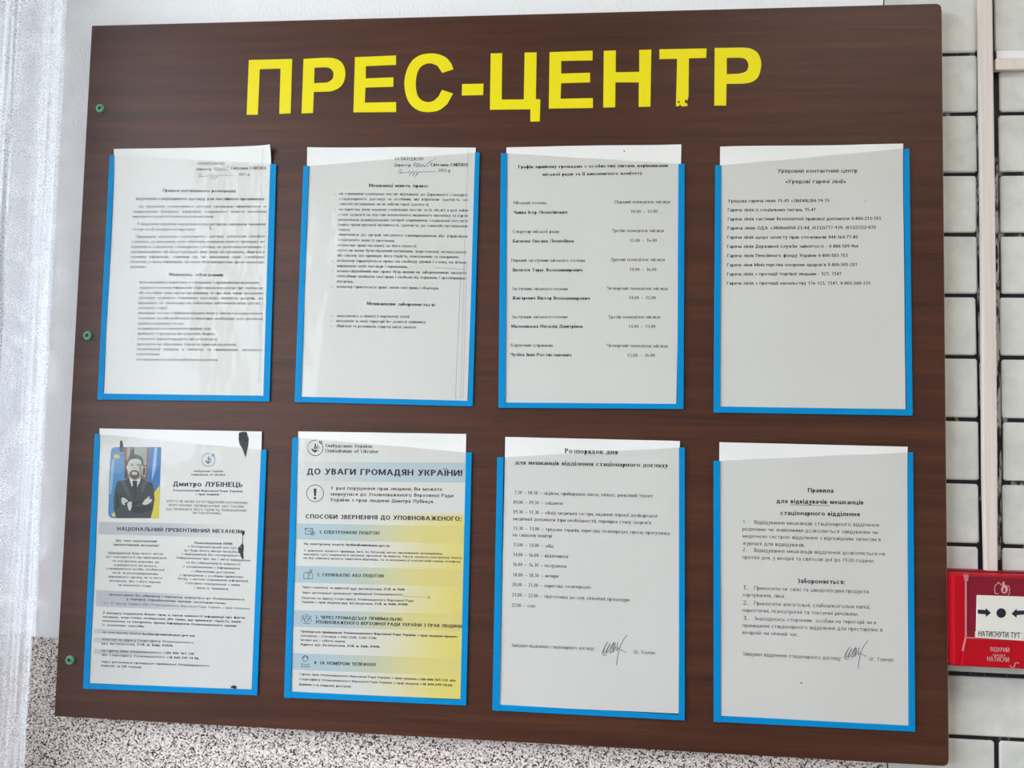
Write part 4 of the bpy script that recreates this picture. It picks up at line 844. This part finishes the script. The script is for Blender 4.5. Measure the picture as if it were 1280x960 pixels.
strokes(p, t, 'warning_ring', [('K', 4, circ(245, 435, 53))], M_navy)
poly(p, t, 'exclamation_mark', [('K', [(236, 405), (254, 405), (251, 452), (239, 452)]), ('K', [(237, 458), (252, 458), (252, 472), (237, 472)])], M_ink)
strokes(p, t, 'envelope_icon', [('K', 3, [(182, 654), (230, 656), (230, 690), (183, 692), (182, 654), (206, 676), (230, 656)]), ('K', 3, circ(230, 684, 13, n=12)), ('K', 3, circ(230, 684, 5, n=8))], M_navy)
strokes(p, t, 'mailbox_icon', [('L', 3, [(174, 116), (174, 90), (180, 80), (196, 78), (203, 88), (203, 117), (174, 116)]), ('L', 3, [(196, 78), (222, 79), (230, 90), (229, 118), (203, 117)]), ('L', 3, [(212, 98), (212, 62), (226, 62), (226, 74), (213, 74)])], M_navy)
strokes(p, t, 'people_icon', [('L', 3, circ(190, 348, 8, n=10)), ('L', 3, circ(168, 356, 7, n=9)), ('L', 3, circ(213, 358, 7, n=9)), ('L', 3, [(160, 382), (166, 368), (176, 368), (184, 384)]), ('L', 3, [(200, 384), (206, 370), (218, 370), (223, 386)]),
   ('L', 3, circ(191, 376, 13, n=12)), ('L', 3, [(168, 392), (180, 398), (204, 399), (216, 392)])], M_navy)
strokes(p, t, 'operator_icon', [('L', 3, circ(183, 622, 15, n=14)), ('L', 4, circ(183, 620, 19, 190, 350, 10)), ('L', 3, [(157, 669), (162, 650), (183, 660), (204, 651), (208, 671), (157, 669)])], M_navy)
strokes(p, t, 'dashed_arrow', [('L', 2.4, [(802 + 16 * k, 228 + .6 * k), (810 + 16 * k, 228 + .6 * k)]) for k in range(10)] + [('L', 2.8, [(954, 223), (966, 235), (953, 246)])], M_ink)

# 7 ---- daily schedule
p = Paper(7, (631.6, 546.1), (849.8, 551.2), (848.3, 892), (624.2, 881.8))
pocket(p, 'blue edged clear pocket third from left in the lower row, around the daily schedule', (621.7, 571.5), (855.9, 559.3), (855.9, 900.3), (615.6, 887.7), 8, 7.2, 7, 7)
t = doc(p, 'signed serif schedule sheet of the day hours, third from left in the lower row'); sheet(p, t, M_paper)
text(p, t, 'printed_heading', [('M', 'sb', 29, 498, 130, 822, 137, 'Розпорядок дня'), ('M', 'sb', 25, 193, 199, 1130, 218, 'для мешканців відділення стаціонарного догляду')], M_ink)
text(p, t, 'printed_text', [(c, 's', 21, a, b, e, f_, s_) for c, a, b, e, f_, s_ in [
 ('M', 187, 382, 1038, 403, '7.30 – 08.30 – підйом, прибирання ліжок, кімнат, ранковий туалет'), ('M', 180, 442, 487, 449, '09.00 – 09.30 – сніданок'), ('M', 180, 501, 1065, 526, '09.30 – 11.30 – обхід медичної сестри, надання першої долікарської'),
 ('M', 180, 543, 1027, 568, 'медичної допомоги (при необхідності), перевірка стану здоров’я'), ('M', 180, 602, 1142, 633, '11.30 – 13.00 – трудова терапія, перегляд телепередач, преси, прогулянка'), ('M', 177, 642, 417, 650, 'на свіжому повітрі'),
 ('M', 180, 703, 428, 712, '13.00 – 14.00 – обід'), ('M', 178, 764, 520, 776, '14.00 – 16.00 – відпочинок'), ('M', 177, 824, 510, 836, '16.00 – 16.30 – полуденок'), ('N', 177, 52, 457, 60, '18.00 – 18.30 – вечеря'),
 ('N', 173, 112, 655, 128, '20.00 – 21.00 – перегляд телепередач'), ('N', 172, 175, 895, 207, '21.00 – 22.00 – підготовка до сну, гігієнічні процедури'), ('N', 170, 239, 313, 244, '22.00 – сон'),
 ('N', 167, 485, 677, 506, 'Завідувач відділення стаціонарного догляду'), ('N', 923, 528, 1055, 532, 'І.К. Томчук')]], M_grey)
SIG = [[(285, 320), (240, 380), (195, 470), (180, 510), (190, 545), (225, 560), (262, 545)], [(265, 345), (225, 420), (205, 500), (215, 525), (245, 490), (310, 370), (325, 350), (275, 450), (255, 520), (285, 500), (360, 375), (385, 325), (345, 440), (320, 520), (355, 500), (400, 420), (415, 350), (398, 335), (365, 480), (380, 500), (430, 400)], [(458, 330), (440, 480), (470, 430), (495, 420)], [(622, 200), (560, 280), (510, 370), (478, 480), (455, 600), (435, 735)], [(500, 460), (540, 470), (600, 505)]]
strokes(p, t, 'signature', [('R', 11, l) for l in SIG], M_pen)

# 8 ---- rules for visitors
p = Paper(8, (899, 552.7), (1133.8, 558.4), (1135.9, 907.2), (900.5, 894.6))
pocket(p, 'blue edged clear pocket at the bottom right of the board, around the visitor rules', (892, 575.9), (1141, 565.3), (1143.7, 914.5), (892.2, 901.9), 8, 7.3, 7.4, 8)
t = doc(p, 'signed sans-serif visitor rules with an underlined word, bottom right on the board'); sheet(p, t, M_paper)
text(p, t, 'printed_heading', [('O', 'nb', 24, 615, 357, 767, 360, 'Правила'), ('O', 'nb', 24, 430, 421, 945, 430, 'для відвідувачів мешканців'), ('O', 'nb', 24, 453, 491, 923, 500, 'стаціонарного відділення'), ('Q', 'nb', 25, 553, 42, 835, 49, 'Забороняється:'),
 ('Q', 'n', 24, 232, 80, 260, 81, '1.'), ('Q', 'n', 24, 232, 171, 260, 172, '2.'), ('Q', 'n', 24, 232, 261, 260, 262, '3.')], M_ink)
strokes(p, t, 'underline', [('O', 2.5, [(512, 431), (745, 436)])], M_ink)
text(p, t, 'printed_text', [(c, 'n', 21, a, b, e, f_, s_) for c, a, b, e, f_, s_ in [
 ('O', 230, 541, 250, 541, '1.'), ('O', 298, 545, 1037, 562, 'Відвідування мешканців стаціонарного відділення'), ('O', 228, 584, 1030, 606, 'родичами чи знайомими дозволяється завідувачем чи'), ('O', 228, 626, 1048, 648, 'медичною сестрою відділення з відповідним записом в'), ('O', 228, 669, 597, 681, 'журналі для відвідувачів.'),
 ('O', 230, 707, 250, 707, '2.'), ('O', 298, 711, 1072, 733, 'Відвідування мешканців відділення дозволяється на'), ('O', 228, 752, 1010, 775, 'протязі дня, у вихідні та святкові дні до 19.00 години.'),
 ('Q', 298, 82, 977, 104, 'Приносити не свіжі та швидкопсувні продукти'), ('Q', 228, 121, 480, 131, 'харчування, ліки.'), ('Q', 298, 173, 983, 195, 'Приносити алкогольні, слабоалкогольні напої,'), ('Q', 228, 213, 915, 237, 'наркотичні, психотропні та токсичні речовини.'),
 ('Q', 298, 263, 1020, 287, 'Знаходитись стороннім  особам на території чи в'), ('Q', 228, 303, 1058, 330, 'приміщенні стаціонарного відділення для престарілих в'), ('Q', 228, 345, 562, 358, 'вечірній чи нічний час.'),
 ('Q', 228, 471, 810, 499, 'Завідувач відділення стаціонарного догляду'), ('Q', 980, 503, 1125, 508, 'І.К. Томчук')]], M_grey)
strokes(p, t, 'signature', [('Q', 3.2, [(830 + (x - 175) * .315, 385 + (y - 200) * .305) for x, y in l]) for l in SIG], M_pen)
poly(p, t, 'ink_speck', [('Q', [(568, 628), (586, 634), (582, 640), (572, 636)])], M_grey)

# ---------------------------------------------------------------- fire call point, right of the board
YC = YF - .034
xa = Wd / 2 + .0015; zt, zb_ = D('W', 250, 105, YC).z, D('W', 250, 806, YC).z
xs = D('W', 286, 400, YC).x; xc = D('W', 549, 400, YC).x; xb = 2 * xc - D('W', 286, 400, YC).x
bx2 = xb + (xs - xa)
cp = thing('fire_call_point', 'red manual fire call point with a white press panel, right of the board', 'fire call point', (xc, YF, zb_))
boxes('back_box', [(xa + .002, YF - .012, zb_ - .003, bx2 - .002, YF, zt + .002)], M_maroon, cp, .001)
boxes('red_body', [(xa, YC + .004, zb_, bx2, YF - .012, zt)], M_red, cp, .003)
zr = D('W', 300, 580, YC).z; zt2 = D('W', 330, 122, YC).z; zb2 = zb_ + .0015
slab('cover_panel', [(xs + .001, zr), (xb, zr), (xb, zt2), (xs + .001, zt2)], YC + .0006, YC + .004, M_maroon, cp, .0006)
slab('lower_panel', [(xs - .0065, zb2), (xb + .004, zb2), (xb, zr - .0008), (xs, zr - .0008)], YC, YC + .004, M_red, cp, .0008)
slab('ridge', [(xs, zr - .0009), (xb, zr - .0012), (xb, zr + .0006), (xs, zr + .0004)], YC - .0002, YC + .004, M_seam, cp)
slab('hinge_seam', [(xs - .0038, zb2 + .016), (xs - .0034, zb2 + .016), (xs + .0004, zr), (xs + .0010, zt2), (xs + .0005, zt2), (xs - .0001, zr)], YC - .0004, YC + .004, M_seam, cp)
def wp(x, y, Y): q = D('W', x, y, Y); return (q.x, q.z)
slab('hinge_pin', [wp(272, 112, YC), wp(304, 114, YC), wp(300, 158, YC), wp(284, 158, YC)], YC - .001, YC + .004, M_seam, cp, .0004)
yw = YC - .0006
wx1 = 2 * xc - wp(368, 0, yw)[0]
slab('white_panel', [wp(368, 264, yw), wp(735, 276, yw), wp(733, 551, yw), wp(362, 535, yw)], yw, YC + .004, M_white, cp, .0004)
slab('label_strip', [wp(358, 535, yw), wp(720, 551, yw), wp(718, 606, yw), wp(356, 580, yw)], yw - .0003, YC + .004, M_white, cp)
class Flat:
    def __init__(s, y): s.y = y
    def P(s, x, z, off=0): return (x, s.y - off, z)
fl = Flat(yw - .0003)
YP_keep = YP
def mir(pts): return [(1098 - x, y + 6) for x, y in pts]
def wpoly(name, lst, m, y):
    vs, fs = [], []
    for pts in lst:
        n = len(vs)
        for a, b in pts: q = D('W', a, b, y); vs.append((q.x, y, q.z))
        fs.append(tuple(range(n, n + len(pts))))
    return mesh(name, vs, fs, m, cp)
M_arrow = mat('dark_navy_print', col(20, 26, 46), .5)
ar = [(373, 372), (433, 374), (433, 358), (472, 397), (433, 428), (433, 408), (373, 402)]
wpoly('arrow', [ar], M_arrow, yw - .0001); wpoly('arrow', [mir(ar)], M_arrow, yw - .0001); wpoly('dot', [circ(549, 398, 36)[:-1]], M_arrow, yw - .0002)
def wtext(name, rows, m, y):
    vs, fs = [], []
    for st, cap, x0, y0, x1, y1, s_ in rows:
        a, b = D('W', x0, y0, y), D('W', x1, y1, y); d = b - a; d.y = 0; ln = d.length; d.normalize(); u = Vector((-d.z, 0, d.x))
        for q in layout(s_, STY[st], cap / 6 * .00096, ln, 0):
            n = len(vs)
            for gx, gy in q: p_ = a + d * gx + u * gy; vs.append((p_.x, y, p_.z))
            fs.append((n, n + 1, n + 2, n + 3))
    return mesh(name, vs, fs, m, cp)
wtext('printed_text', [('nm', 38, 378, 572, 690, 586, 'НАТИСНУТИ ТУТ')], M_arrow, yw - .0005)
wtext('embossed_text', [('nm', 30, 468, 684, 610, 692, 'ВІДКРИЙ'), ('n', 20, 488, 720, 580, 726, 'кришку'), ('nm', 32, 444, 758, 608, 766, 'НАТИСНИ')], M_lrose, YC - .0002)
def wstroke(name, lst, m, y, wd):
    vs, fs = [], []; k = wd / 6 * .00048
    for pts in lst:
        ps = [D('W', a, b, y) for a, b in pts]
        for a, b in zip(ps, ps[1:]):
            d = b - a; d.y = 0; d.normalize(); u = Vector((-d.z, 0, d.x)) * k; n = len(vs); vs += [(q.x, y, q.z) for q in (a - u, b - u, b + u, a + u)]; fs.append((n, n + 1, n + 2, n + 3))
    return mesh(name, vs, fs, m, cp)
wstroke('house_fire_symbol', [[(502, 250), (500, 198), (516, 180), (530, 166), (545, 184)], [(502, 250), (530, 254)], [(597, 190), (612, 206), (610, 252), (600, 262)], [(548, 190), (562, 172), (572, 160)]], M_lrose, YC + .0003, 5)
wpoly('flame_symbol', [[(556, 246), (546, 222), (556, 196), (570, 165), (578, 186), (594, 196), (600, 222), (590, 246), (572, 252)]], M_lrose, YC + .0003)
wpoly('flame_symbol', [[(566, 240), (562, 226), (574, 200), (580, 222), (578, 242)]], M_maroon, YC + .0002)
wstroke('handle_symbol', [circ(632, 790, 16, 20, 190, 10), [(645, 796), (652, 772)], circ(668, 786, 16, 180, 330, 10), [(654, 780), (648, 804)]], M_lrose, YC - .0003, 5)
